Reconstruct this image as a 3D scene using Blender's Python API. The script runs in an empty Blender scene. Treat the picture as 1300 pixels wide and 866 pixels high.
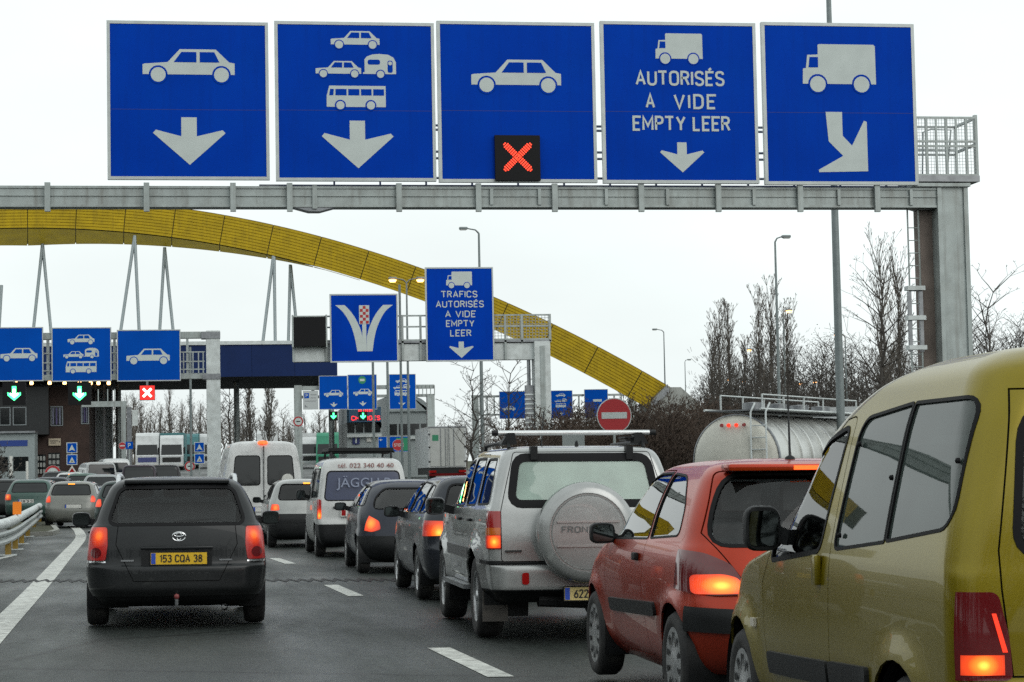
import bpy, bmesh, math, random
from mathutils import Vector, Matrix, Quaternion
random.seed(7)
SC = bpy.context.scene
COL = SC.collection
R = math.radians
# ------------------------------------------------------------------ camera
F_PX, IW, IH = 2700.0, 1300.0, 866.0          # focal length in photo pixels
CAM_H, YAW, PITCH, ROLL = 1.40, R(9.05), math.atan(170/2700), R(1.1)
CP = Vector((0, 0, CAM_H))
_f = Vector((math.sin(YAW)*math.cos(PITCH), math.cos(YAW)*math.cos(PITCH), math.sin(PITCH)))
_r = Vector((math.cos(YAW), -math.sin(YAW), 0))
_u = _r.cross(_f)
CR = _r*math.cos(ROLL) - _u*math.sin(ROLL)
CU = _u*math.cos(ROLL) + _r*math.sin(ROLL)
cam_d = bpy.data.cameras.new('camera')
cam_d.sensor_width = 36.0
cam_d.lens = 36.0*F_PX/IW
cam_d.clip_start, cam_d.clip_end = 0.1, 6000
cam = bpy.data.objects.new('camera', cam_d)
COL.objects.link(cam)
cam.matrix_world = Matrix(((CR.x, CU.x, -_f.x, CP.x), (CR.y, CU.y, -_f.y, CP.y), (CR.z, CU.z, -_f.z, CP.z), (0, 0, 0, 1)))
SC.camera = cam
# ------------------------------------------------------------------ sky, sun, exposure
SUN_EL, SUN_AZ = R(32), R(150)
w = bpy.data.worlds.new('World'); SC.world = w; w.use_nodes = True
nt = w.node_tree; nt.nodes.clear()
sky = nt.nodes.new('ShaderNodeTexSky'); sky.sky_type = 'NISHITA'; sky.sun_disc = False
sky.sun_elevation = SUN_EL; sky.sun_rotation = SUN_AZ; sky.dust_density = 4.0; sky.air_density = 1.0
hs = nt.nodes.new('ShaderNodeHueSaturation'); hs.inputs['Saturation'].default_value = 0.25
mx = nt.nodes.new('ShaderNodeMix'); mx.data_type = 'RGBA'; mx.inputs[0].default_value = 0.82
mx.inputs[7].default_value = (10.6, 11.2, 11.15, 1)           # even cloud cover
bg = nt.nodes.new('ShaderNodeBackground'); bg.inputs['Strength'].default_value = 0.10
out = nt.nodes.new('ShaderNodeOutputWorld')
wtc = nt.nodes.new('ShaderNodeTexCoord'); wn_ = nt.nodes.new('ShaderNodeTexNoise'); wn_.inputs['Scale'].default_value = 2.2; wn_.inputs['Detail'].default_value = 5
wmp = nt.nodes.new('ShaderNodeMapping'); wmp.inputs['Scale'].default_value = (1, 1, 2.4); nt.links.new(wtc.outputs['Generated'], wmp.inputs[0]); nt.links.new(wmp.outputs[0], wn_.inputs['Vector'])
wmr = nt.nodes.new('ShaderNodeMapRange'); wmr.inputs[1].default_value = .3; wmr.inputs[2].default_value = .7; wmr.inputs[3].default_value = .92; wmr.inputs[4].default_value = 1.20
nt.links.new(wn_.outputs[0], wmr.inputs[0])
wml = nt.nodes.new('ShaderNodeMix'); wml.data_type = 'RGBA'; wml.blend_type = 'MULTIPLY'; wml.inputs[0].default_value = 1; wml.inputs[6].default_value = (10.5, 11.35, 11.25, 1)   # broken tone of the cloud cover
nt.links.new(wmr.outputs[0], wml.inputs[7]); nt.links.new(wml.outputs[2], mx.inputs[7])
nt.links.new(sky.outputs[0], hs.inputs['Color']); nt.links.new(hs.outputs[0], mx.inputs[6])
nt.links.new(mx.outputs[2], bg.inputs['Color']); nt.links.new(bg.outputs[0], out.inputs['Surface'])
sun_d = bpy.data.lights.new('sun', 'SUN'); sun_d.energy = 0.5; sun_d.angle = R(40); sun_d.color = (1, .97, .93)
sun = bpy.data.objects.new('sun', sun_d); COL.objects.link(sun)
sun.location = (0, 0, 60); sun.rotation_euler = (R(90)-SUN_EL, 0, math.pi-SUN_AZ)
SC.view_settings.view_transform = 'Standard'; SC.view_settings.look = 'None'
SC.view_settings.exposure = 0.0; SC.view_settings.gamma = 1.0
SC.view_settings.use_curve_mapping = False
SC.render.engine = 'CYCLES'
cy = SC.cycles
cy.use_denoising = False; cy.max_bounces = 7; cy.transparent_max_bounces = 12; cy.glossy_bounces = 3; cy.diffuse_bounces = 2
cy.transmission_bounces = 4; cy.volume_bounces = 0; cy.sample_clamp_indirect = 4.0; cy.caustics_reflective = False; cy.caustics_refractive = False

# ------------------------------------------------------------------ photo pixel -> place
def ray(px, py):
    return _f + CR*((px-IW/2)/F_PX) - CU*((py-IH/2)/F_PX)
def at(px, py, Y):
    d = ray(px, py); return CP + d*(Y/d.y)
def ground(px, py, z=0.0):
    d = ray(px, py); return CP + d*((z-CP.z)/d.z)
def proj(p):
    v = Vector(p)-CP; zz = v.dot(_f)
    return (IW/2+F_PX*v.dot(CR)/zz, IH/2-F_PX*v.dot(CU)/zz)

# ------------------------------------------------------------------ materials
MATS = {}
def mat(name, col, rough=.5, metal=0., coat=0., emit=None, es=0., var=0., vscale=6., dirt=None, bump=0., bscale=40., spec=.5, back=None, splash=None, streak=None):
    """Principled material with soft noise variation, optional grime noise and fine relief."""
    if name in MATS: return MATS[name]
    m = bpy.data.materials.new(name); m.use_nodes = True
    n = m.node_tree.nodes; l = m.node_tree.links
    b = n['Principled BSDF']
    b.inputs['Base Color'].default_value = (*col, 1); b.inputs['Roughness'].default_value = rough
    b.inputs['Metallic'].default_value = metal; b.inputs['Specular IOR Level'].default_value = spec
    if coat: b.inputs['Coat Weight'].default_value = coat; b.inputs['Coat Roughness'].default_value = .025
    if emit:
        b.inputs['Emission Color'].default_value = (*emit, 1); b.inputs['Emission Strength'].default_value = es
    tc = n.new('ShaderNodeTexCoord')
    last = None
    if var:
        t = n.new('ShaderNodeTexNoise'); t.inputs['Scale'].default_value = vscale; t.inputs['Detail'].default_value = 6
        l.new(tc.outputs['Object'], t.inputs['Vector'])
        r = n.new('ShaderNodeMapRange'); r.inputs[1].default_value = .3; r.inputs[2].default_value = .7
        r.inputs[3].default_value = 1-var; r.inputs[4].default_value = 1+var
        l.new(t.outputs[0], r.inputs[0])
        mm = n.new('ShaderNodeMix'); mm.data_type = 'RGBA'; mm.blend_type = 'MULTIPLY'; mm.inputs[0].default_value = 1
        mm.inputs[6].default_value = (*col, 1); l.new(r.outputs[0], mm.inputs[7]); last = mm.outputs[2]
    if dirt:                       # (colour, amount, scale)
        t = n.new('ShaderNodeTexNoise'); t.inputs['Scale'].default_value = dirt[2]; t.inputs['Detail'].default_value = 8
        t.inputs['Roughness'].default_value = .7
        l.new(tc.outputs['Object'], t.inputs['Vector'])
        r = n.new('ShaderNodeMapRange'); r.inputs[1].default_value = .45; r.inputs[2].default_value = .75
        r.inputs[3].default_value = 0; r.inputs[4].default_value = dirt[1]
        l.new(t.outputs[0], r.inputs[0])
        mm = n.new('ShaderNodeMix'); mm.data_type = 'RGBA'
        l.new(r.outputs[0], mm.inputs[0])
        if last: l.new(last, mm.inputs[6])
        else: mm.inputs[6].default_value = (*col, 1)
        mm.inputs[7].default_value = (*dirt[0], 1); last = mm.outputs[2]
    if streak:                     # (colour, amount) rain runs down upright surfaces
        mp = n.new('ShaderNodeMapping'); mp.inputs['Scale'].default_value = (7, 7, .35); l.new(tc.outputs['Object'], mp.inputs[0])
        t = n.new('ShaderNodeTexNoise'); t.inputs['Scale'].default_value = 1.0; t.inputs['Detail'].default_value = 7; t.inputs['Roughness'].default_value = .65; l.new(mp.outputs[0], t.inputs['Vector'])
        r = n.new('ShaderNodeMapRange'); r.inputs[1].default_value = .48; r.inputs[2].default_value = .72; r.inputs[3].default_value = 0; r.inputs[4].default_value = streak[1]
        l.new(t.outputs[0], r.inputs[0]); mm = n.new('ShaderNodeMix'); mm.data_type = 'RGBA'; l.new(r.outputs[0], mm.inputs[0])
        if last: l.new(last, mm.inputs[6])
        else: mm.inputs[6].default_value = (*col, 1)
        mm.inputs[7].default_value = (*streak[0], 1); last = mm.outputs[2]
    if splash:                     # (colour, amount, height) road film thrown up by the wheels
        sx_ = n.new('ShaderNodeSeparateXYZ'); l.new(tc.outputs['Object'], sx_.inputs[0])
        t = n.new('ShaderNodeTexNoise'); t.inputs['Scale'].default_value = 3.5; t.inputs['Detail'].default_value = 8; t.inputs['Roughness'].default_value = .7; l.new(tc.outputs['Object'], t.inputs['Vector'])
        ad = n.new('ShaderNodeMath'); ad.operation = 'MULTIPLY_ADD'; ad.inputs[1].default_value = -.5; l.new(t.outputs[0], ad.inputs[0]); l.new(sx_.outputs[2], ad.inputs[2])
        r = n.new('ShaderNodeMapRange'); r.inputs[1].default_value = -.1; r.inputs[2].default_value = splash[2]-.25; r.inputs[3].default_value = splash[1]; r.inputs[4].default_value = 0
        l.new(ad.outputs[0], r.inputs[0]); mm = n.new('ShaderNodeMix'); mm.data_type = 'RGBA'; l.new(r.outputs[0], mm.inputs[0])
        if last: l.new(last, mm.inputs[6])
        else: mm.inputs[6].default_value = (*col, 1)
        mm.inputs[7].default_value = (*splash[0], 1); last = mm.outputs[2]
        rr_ = n.new('ShaderNodeMapRange'); rr_.inputs[3].default_value = rough; rr_.inputs[4].default_value = .75; l.new(r.outputs[0], rr_.inputs[0]); l.new(rr_.outputs[0], b.inputs['Roughness'])
    if back:                       # inside of a hollow shell (lining)
        g = n.new('ShaderNodeNewGeometry'); mm = n.new('ShaderNodeMix'); mm.data_type = 'RGBA'
        l.new(g.outputs['Backfacing'], mm.inputs[0])
        if last: l.new(last, mm.inputs[6])
        else: mm.inputs[6].default_value = (*col, 1)
        mm.inputs[7].default_value = (*back, 1); last = mm.outputs[2]
    if last: l.new(last, b.inputs['Base Color'])
    if bump:
        t = n.new('ShaderNodeTexNoise'); t.inputs['Scale'].default_value = bscale; t.inputs['Detail'].default_value = 6
        l.new(tc.outputs['Object'], t.inputs['Vector'])
        bp = n.new('ShaderNodeBump'); bp.inputs['Strength'].default_value = bump; bp.inputs['Distance'].default_value = .02
        l.new(t.outputs[0], bp.inputs['Height']); l.new(bp.outputs[0], b.inputs['Normal'])
    MATS[name] = m
    return m
def glass(name, tint=(.55, .62, .6), refl=1.0, rough=.01, film=0.0, filmcol=(.3, .4, .36)):
    """Thin pane: see-through tint, Fresnel reflection and an optional misted film."""
    if name in MATS: return MATS[name]
    m = bpy.data.materials.new(name); m.use_nodes = True
    n = m.node_tree.nodes; l = m.node_tree.links; n.clear()
    o = n.new('ShaderNodeOutputMaterial'); t = n.new('ShaderNodeBsdfTransparent'); t.inputs[0].default_value = (*tint, 1)
    g = n.new('ShaderNodeBsdfGlossy'); g.inputs['Roughness'].default_value = rough
    fr = n.new('ShaderNodeFresnel'); fr.inputs[0].default_value = 1.55
    mu = n.new('ShaderNodeMath'); mu.operation = 'MULTIPLY'; mu.inputs[1].default_value = refl*1.6; mu.use_clamp = True
    s = n.new('ShaderNodeMixShader'); l.new(fr.outputs[0], mu.inputs[0]); l.new(mu.outputs[0], s.inputs[0])
    base = t.outputs[0]
    if film:
        d = n.new('ShaderNodeBsdfDiffuse'); d.inputs[0].default_value = (*filmcol, 1)
        tc = n.new('ShaderNodeTexCoord'); nz = n.new('ShaderNodeTexNoise'); nz.inputs['Scale'].default_value = 3.0; nz.inputs['Detail'].default_value = 5
        l.new(tc.outputs['Object'], nz.inputs['Vector'])
        mr = n.new('ShaderNodeMapRange'); mr.inputs[1].default_value = .3; mr.inputs[2].default_value = .7
        mr.inputs[3].default_value = film*.8; mr.inputs[4].default_value = min(1, film*1.2); l.new(nz.outputs[0], mr.inputs[0])
        s2 = n.new('ShaderNodeMixShader'); l.new(mr.outputs[0], s2.inputs[0]); l.new(base, s2.inputs[1]); l.new(d.outputs[0], s2.inputs[2]); base = s2.outputs[0]
    l.new(base, s.inputs[1]); l.new(g.outputs[0], s.inputs[2]); l.new(s.outputs[0], o.inputs[0])
    MATS[name] = m
    return m

# ------------------------------------------------------------------ object helpers
def link(name, me, parent=None, m=None, smooth=None):
    o = bpy.data.objects.new(name, me); COL.objects.link(o)
    if parent is not None: o.parent = parent
    if m is not None:
        for k in (m if isinstance(m, (list, tuple)) else [m]): me.materials.append(k)
    if smooth:
        me.shade_smooth() if hasattr(me, 'shade_smooth') else [setattr(p, 'use_smooth', True) for p in me.polygons]
        me.set_sharp_from_angle(angle=R(smooth))
    return o
def tag(o, label=None, cat=None, group=None, kind=None):
    if label: o['label'] = label
    if cat: o['category'] = cat
    if group: o['group'] = group
    if kind: o['kind'] = kind
    return o
def thing(name, label, cat, loc=(0, 0, 0), rz=0., group=None):
    o = bpy.data.objects.new(name, None); COL.objects.link(o)
    o.empty_display_size = .2; o.location = loc; o.rotation_euler = (0, 0, rz)
    return tag(o, label, cat, group)
class MB:
    """Collects shapes into one mesh."""
    def __init__(s): s.v = []; s.f = []; s.mi = []
    def add(s, vs, fs, mi=0):
        o = len(s.v); s.v += [tuple(v) for v in vs]; s.f += [tuple(i+o for i in f) for f in fs]; s.mi += [mi]*len(fs); return s
    def box(s, x0, x1, y0, y1, z0, z1, mi=0):
        return s.add([(x0,y0,z0),(x1,y0,z0),(x1,y1,z0),(x0,y1,z0),(x0,y0,z1),(x1,y0,z1),(x1,y1,z1),(x0,y1,z1)],
              [(0,3,2,1),(4,5,6,7),(0,1,5,4),(1,2,6,5),(2,3,7,6),(3,0,4,7)], mi)
    def tube(s, pts, rad, n=8, mi=0, cap=True):
        pts = [Vector(p) for p in pts]; k = len(pts)
        rs = rad if isinstance(rad, (list, tuple)) else [rad]*k
        ring = []; vs = []; fs = []
        ref = None
        for i, p in enumerate(pts):
            t = (pts[min(i+1, k-1)]-pts[max(i-1, 0)])
            t = t.normalized() if t.length > 1e-9 else Vector((0, 0, 1))
            if ref is None: ref = Vector((0, 0, 1)) if abs(t.z) < .9 else Vector((1, 0, 0))
            a = t.cross(ref).normalized(); b = a.cross(t).normalized(); ref = b
            for j in range(n):
                an = 2*math.pi*j/n; vs.append(p+(a*math.cos(an)+b*math.sin(an))*rs[i])
        for i in range(k-1):
            for j in range(n):
                fs.append((i*n+j, i*n+(j+1) % n, (i+1)*n+(j+1) % n, (i+1)*n+j))
        if cap: fs.append(tuple(range(n))[::-1]); fs.append(tuple((k-1)*n+j for j in range(n)))
        return s.add(vs, fs, mi)
    def prism(s, poly, y0, y1, axis='y', mi=0):
        """poly of (a,b) pushed along an axis: 'y' -> (a,y,b), 'x' -> (x,a,b), 'z' -> (a,b,z)."""
        n = len(poly)
        f = {'y': lambda a, b, c: (a, c, b), 'x': lambda a, b, c: (c, a, b), 'z': lambda a, b, c: (a, b, c)}[axis]
        vs = [f(a, b, y0) for a, b in poly]+[f(a, b, y1) for a, b in poly]
        fs = [tuple(range(n))[::-1], tuple(range(n, 2*n))]+[(i, (i+1) % n, n+(i+1) % n, n+i) for i in range(n)]
        return s.add(vs, fs, mi)
    def lathe(s, prof, n=24, axis='x', mi=0, c=(0, 0, 0)):
        """prof of (a,r): a along the axis, r radius."""
        vs = []; fs = []
        for a, r in prof:
            for j in range(n):
                t = 2*math.pi*j/n; q = (r*math.cos(t), r*math.sin(t))
                vs.append({'x': (a+c[0], q[0]+c[1], q[1]+c[2]), 'y': (q[0]+c[0], a+c[1], q[1]+c[2]), 'z': (q[0]+c[0], q[1]+c[1], a+c[2])}[axis])
        for i in range(len(prof)-1):
            for j in range(n): fs.append((i*n+j, i*n+(j+1) % n, (i+1)*n+(j+1) % n, (i+1)*n+j))
        return s.add(vs, fs, mi)
    def mesh(s, name='m', fix=True):
        me = bpy.data.meshes.new(name); me.from_pydata(s.v, [], s.f); me.polygons.foreach_set('material_index', s.mi)
        if fix:
            bm = bmesh.new(); bm.from_mesh(me); bmesh.ops.recalc_face_normals(bm, faces=bm.faces); bm.to_mesh(me); bm.free()
        me.update(); return me
    def build(s, name, m, parent=None, smooth=None, fix=True): return link(name, s.mesh(name, fix), parent, m, smooth)
def rbox(x0, x1, y0, y1, z0, z1, r=.02, seg=2):
    """bevelled box as a mesh"""
    bm = bmesh.new(); bmesh.ops.create_cube(bm, size=1)
    for v in bm.verts: v.co = Vector(((x0+x1)/2+v.co.x*(x1-x0), (y0+y1)/2+v.co.y*(y1-y0), (z0+z1)/2+v.co.z*(z1-z0)))
    bmesh.ops.bevel(bm, geom=bm.edges[:], offset=r, segments=seg, profile=.6, affect='EDGES')
    me = bpy.data.meshes.new('m'); bm.to_mesh(me); bm.free(); return me
def copy_tree(o, parent=None):
    c = o.copy(); COL.objects.link(c); c.parent = parent
    for ch in o.children: copy_tree(ch, c)
    return c
_TX = {}
def text_mesh(txt, h, depth=.004, width=None, spacing=1.0, bold=0.0):
    """Letters standing in the XZ plane, centred, cap height h, stretched to the given width."""
    cu = bpy.data.curves.new('t', 'FONT'); cu.body = txt; cu.size = 1; cu.extrude = .5; cu.align_x = 'CENTER'
    cu.space_character = spacing; cu.resolution_u = 3; cu.offset = bold; cu.fill_mode = 'BOTH'
    o = bpy.data.objects.new('t', cu)
    me = bpy.data.meshes.new_from_object(o); bpy.data.objects.remove(o); bpy.data.curves.remove(cu)
    cap = .70
    xs = [v.co.x for v in me.vertices]; x0, x1 = min(xs), max(xs)
    sx = (width/(x1-x0)) if width else h/cap
    for v in me.vertices:
        v.co = Vector(((v.co.x-(x0+x1)/2)*sx, -v.co.z*depth, (v.co.y)*h/cap))
    me.update(); return me
# ------------------------------------------------------------------ road-sign lettering drawn with even strokes
def _ring(w): return [(w*.5, 1), (w*.80, .97), (w*.96, .87), (w, .74), (w, .26), (w*.96, .13), (w*.80, .03), (w*.5, 0), (w*.20, .03), (w*.04, .13), (0, .26), (0, .74), (w*.04, .87), (w*.20, .97), (w*.5, 1)]
_S = [(.53,.80),(.49,.93),(.38,1),(.18,1),(.06,.93),(.01,.81),(.02,.68),(.08,.58),(.2,.53),(.37,.47),(.49,.40),(.54,.30),(.54,.18),(.48,.06),(.36,0),(.18,0),(.06,.07),(.01,.2)]
_E = [[(.46,1),(0,1),(0,0),(.46,0)], [(0,.52),(.40,.52)]]
GLY = {'A': (.60, [[(0,0),(.30,1),(.60,0)], [(.11,.33),(.49,.33)]]), 'B': (.52, [[(0,0),(0,1),(.32,1),(.46,.92),(.48,.76),(.42,.60),(.30,.53),(0,.53)], [(.30,.53),(.46,.45),(.52,.27),(.46,.08),(.32,0),(0,0)]]),
 'C': (.54, [[(.54,.78),(.50,.91),(.40,1),(.18,1),(.05,.92),(0,.76),(0,.24),(.05,.08),(.18,0),(.40,0),(.50,.09),(.54,.22)]]), 'D': (.54, [[(0,0),(0,1),(.30,1),(.46,.92),(.54,.74),(.54,.26),(.46,.08),(.30,0),(0,0)]]),
 'E': (.46, _E), 'É': (.46, _E+[[(.18,1.14),(.36,1.30)]]), 'F': (.44, [[(.44,1),(0,1),(0,0)], [(0,.52),(.38,.52)]]),
 'G': (.56, [[(.55,.78),(.50,.91),(.40,1),(.18,1),(.05,.92),(0,.76),(0,.24),(.05,.08),(.18,0),(.40,0),(.51,.08),(.56,.24),(.56,.48),(.32,.48)]]), 'H': (.56, [[(0,0),(0,1)], [(.56,0),(.56,1)], [(0,.52),(.56,.52)]]),
 'I': (.0, [[(0,0),(0,1)]]), 'J': (.36, [[(.36,1),(.36,.22),(.31,.06),(.20,0),(.08,.02),(0,.12)]]), 'K': (.54, [[(0,0),(0,1)], [(.52,1),(.02,.42)], [(.18,.60),(.54,0)]]), 'L': (.44, [[(0,1),(0,0),(.44,0)]]),
 'M': (.68, [[(0,0),(0,1),(.34,.30),(.68,1),(.68,0)]]), 'N': (.58, [[(0,0),(0,1),(.58,0),(.58,1)]]), 'O': (.58, [_ring(.58)]), 'P': (.50, [[(0,0),(0,1),(.30,1),(.45,.93),(.50,.76),(.46,.59),(.30,.50),(0,.50)]]),
 'Q': (.58, [_ring(.58), [(.36,.24),(.62,-.08)]]), 'R': (.52, [[(0,0),(0,1),(.30,1),(.45,.93),(.50,.77),(.45,.60),(.30,.53),(0,.53)], [(.28,.53),(.52,0)]]), 'S': (.54, [_S]), 'T': (.54, [[(0,1),(.54,1)], [(.27,1),(.27,0)]]),
 'U': (.56, [[(0,1),(0,.25),(.05,.08),(.18,0),(.38,0),(.51,.08),(.56,.25),(.56,1)]]), 'V': (.60, [[(0,1),(.30,0),(.60,1)]]), 'W': (.82, [[(0,1),(.20,0),(.41,.8),(.62,0),(.82,1)]]), 'X': (.56, [[(0,0),(.56,1)], [(0,1),(.56,0)]]),
 'Y': (.58, [[(0,1),(.29,.45),(.58,1)], [(.29,.45),(.29,0)]]), 'Z': (.52, [[(0,1),(.52,1),(0,0),(.52,0)]]), '0': (.52, [_ring(.52)]), '1': (.22, [[(0,.80),(.20,1),(.20,0)]]),
 '2': (.50, [[(.01,.78),(.05,.92),(.16,1),(.34,1),(.45,.92),(.49,.78),(.46,.64),(0,0),(.50,0)]]), '3': (.50, [[(.01,.86),(.10,.98),(.25,1),(.40,.96),(.48,.80),(.44,.64),(.32,.55),(.18,.54)], [(.32,.55),(.45,.46),(.50,.28),(.45,.08),(.32,0),(.15,0),(.0,.14)]]),
 '4': (.54, [[(.36,1),(0,.28),(.54,.28)], [(.42,.52),(.42,0)]]), '5': (.50, [[(.46,1),(.06,1),(.03,.52),(.16,.60),(.33,.60),(.46,.50),(.50,.30),(.45,.09),(.32,0),(.15,0),(0,.12)]]),
 '6': (.50, [[(.42,1),(.10,.56),(0,.30),(.05,.08),(.18,0),(.33,0),(.45,.08),(.50,.28),(.45,.47),(.32,.56),(.16,.53),(.05,.42)]]), '7': (.48, [[(0,1),(.48,1),(.16,0)]]),
 '8': (.50, [[(.25,.54),(.40,.61),(.46,.78),(.40,.95),(.25,1),(.10,.95),(.04,.78),(.10,.61),(.25,.54),(.43,.46),(.50,.26),(.43,.06),(.25,0),(.07,.06),(0,.26),(.07,.46),(.25,.54)]]), '9': (.50, [[(.08,0),(.40,.44),(.50,.70),(.45,.92),(.32,1),(.17,1),(.05,.92),(0,.72),(.05,.53),(.18,.44),(.34,.47),(.45,.58)]]), '-': (.30, [[(0,.48),(.30,.48)]])}
def stroke_text(txt, h, depth=.004, width=None, spacing=1.0, weight=.155):
    x = 0.; lines = []
    for ch in txt:
        if ch == ' ': x += .42*spacing; continue
        w_, st = GLY[ch]
        for l in st: lines.append([(p[0]+x, p[1]) for p in l])
        x += w_+.27*spacing
    x1 = max(p[0] for l in lines for p in l); x0 = min(p[0] for l in lines for p in l)
    t = weight*h; sx = ((width-t)/(x1-x0)) if width and x1 > x0 else h
    sz = (h-t)
    vs = []; fs = []
    for li, l in enumerate(lines):
        P_ = [Vector(((p[0]-(x0+x1)/2)*sx, p[1]*sz+t/2)) for p in l]; n = len(P_); closed = (P_[0]-P_[-1]).length < 1e-6
        yy_ = -depth-.0004*(li % 4); o = len(vs)
        if not closed:                                        # square stroke ends
            P_[0] = P_[0]+(P_[0]-P_[1]).normalized()*t*.5*(1 if l[0][1] in (0, 1) and abs(l[0][0]-l[1][0]) > 1e-6 and abs(l[0][1]-l[1][1]) < 1e-6 else 0)
        for i, p in enumerate(P_):
            a = P_[i]-P_[i-1] if i else (P_[1]-P_[0] if not closed else P_[0]-P_[-2]); b = P_[i+1]-P_[i] if i < n-1 else (P_[-1]-P_[-2] if not closed else P_[1]-P_[0])
            a.normalize(); b.normalize(); na = Vector((-a.y, a.x)); nb = Vector((-b.y, b.x)); m = (na+nb)
            m = m.normalized() if m.length > 1e-6 else na; k = t/2/max(.5, m.dot(na))
            for sg in (-1, 1): q = p+m*k*sg; vs.append((q.x, yy_, q.y))
        for i in range(n-1): fs.append((o+2*i, o+2*i+1, o+2*i+3, o+2*i+2))
    me = bpy.data.meshes.new('lettering'); me.from_pydata(vs, [], fs); me.update(); return me
_bfont = text_mesh
def text_mesh(txt, h, depth=.004, width=None, spacing=1.0, bold=0.0):
    if all(ch == ' ' or ch in GLY for ch in txt): return stroke_text(txt, h, depth, width, spacing, .152+max(0, bold-.022))
    return _bfont(txt, h, depth, width, spacing, bold)
# ================================================================== vehicle kit
def pchip(xs, ys):
    n = len(xs); h = [xs[i+1]-xs[i] for i in range(n-1)]; d = [(ys[i+1]-ys[i])/h[i] for i in range(n-1)]
    m = [0]*n; m[0] = d[0]; m[-1] = d[-1]
    for i in range(1, n-1):
        if d[i-1]*d[i] > 0:
            w1 = 2*h[i]+h[i-1]; w2 = h[i]+2*h[i-1]; m[i] = (w1+w2)/(w1/d[i-1]+w2/d[i])
    def f(x):
        i = 0
        while i < n-2 and x > xs[i+1]: i += 1
        t = min(max((x-xs[i])/h[i], 0), 1); a = t*t; b = a*t
        return (2*b-3*a+1)*ys[i]+(b-2*a+t)*h[i]*m[i]+(-2*b+3*a)*ys[i+1]+(b-a)*h[i]*m[i+1]
    return f
def sstep(a, b, x):
    t = min(max((x-a)/(b-a), 0), 1); return t*t*(3-2*t)
def rpoly(pts, r=.05, n=4):
    """polygon with rounded corners (r: one radius or one per corner)"""
    k = len(pts); out = []
    for i in range(k):
        p = Vector(pts[i]); a = Vector(pts[i-1])-p; b = Vector(pts[(i+1) % k])-p
        rr = r[i] if isinstance(r, (list, tuple)) else r
        rr = min(rr, a.length*.48, b.length*.48)
        if rr < 1e-4: out.append((p.x, p.y)); continue
        p0 = p+a.normalized()*rr; p1 = p+b.normalized()*rr
        for j in range(n+1):
            t = j/n; q = p0*(1-t)**2+p*2*t*(1-t)+p1*t*t; out.append((q.x, q.y))
    return out
def grow(poly, d):
    """offset a convex polygon outward by d"""
    k = len(poly); A = sum(poly[i][0]*poly[(i+1) % k][1]-poly[(i+1) % k][0]*poly[i][1] for i in range(k))
    s = 1 if A > 0 else -1; out = []
    for i in range(k):
        p = Vector(poly[i]); a = (p-Vector(poly[i-1])); b = (Vector(poly[(i+1) % k])-p)
        if a.length < 1e-9 or b.length < 1e-9: continue
        na = Vector((a.y, -a.x)).normalized()*s; nb = Vector((b.y, -b.x)).normalized()*s
        m = na+nb
        if m.length < 1e-6: continue
        m = m.normalized(); out.append(tuple(p+m*(d/max(.35, m.dot(na)))))
    return out
BLACK = mat('black plastic', (.012, .013, .014), .55, var=.2, bump=.1, bscale=120, spec=.25)
RUBBER = mat('window rubber', (.008, .008, .009), .6, spec=.15)
TYRE = mat('tyre rubber', (.02, .02, .021), .8, var=.3, vscale=12, dirt=((.09, .085, .075), .5, 9))
RIMM = mat('wheel alloy', (.5, .51, .52), .35, .85, dirt=((.1, .09, .08), .6, 14))
STEEL = mat('dull steel', (.25, .26, .27), .4, .8, var=.2)
CHROME = mat('chrome trim', (.75, .76, .77), .15, 1.)
TRIM = mat('cabin trim', (.035, .036, .038), .8)
SEATM = mat('seat cloth', (.13, .135, .14), .9, var=.25, vscale=30)
GAP = mat('panel gap', (.006, .006, .006), .9)
PLATEW = mat('plate white', (.62, .62, .58), .4)
PLATEY = mat('plate yellow', (.72, .45, .02), .4)
PLATEB = mat('plate blue', (.02, .07, .42), .4)
INK = mat('ink black', (.012, .012, .012), .5)
REDLENS = mat('red lens', (.30, .008, .008), .12, coat=.6)
REDDARK = mat('dark red lens', (.12, .006, .008), .12, coat=.6)
AMBER = mat('amber lens', (.55, .12, .01), .15, coat=.5)
LIT = mat('lit brake lamp', (.6, .05, .01), .3, emit=(1, .13, .02), es=1.8)
LITHOT = mat('lit bulb glow', (.8, .2, .02), .3, emit=(1, .30, .03), es=2.6)
LITRED = mat('lit red lamp', (.6, .02, .01), .3, emit=(1, .045, .015), es=1.2)
GLASS = glass('car glass', (.72, .78, .77), .9)
GLASSD = glass('tinted car glass', (.30, .33, .33), .7)
DARKPANE = mat('dark window', (.008, .010, .011), .05, spec=.5)
MIRRORG = mat('mirror glass', (.10, .115, .115), .03, 1.)

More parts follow.
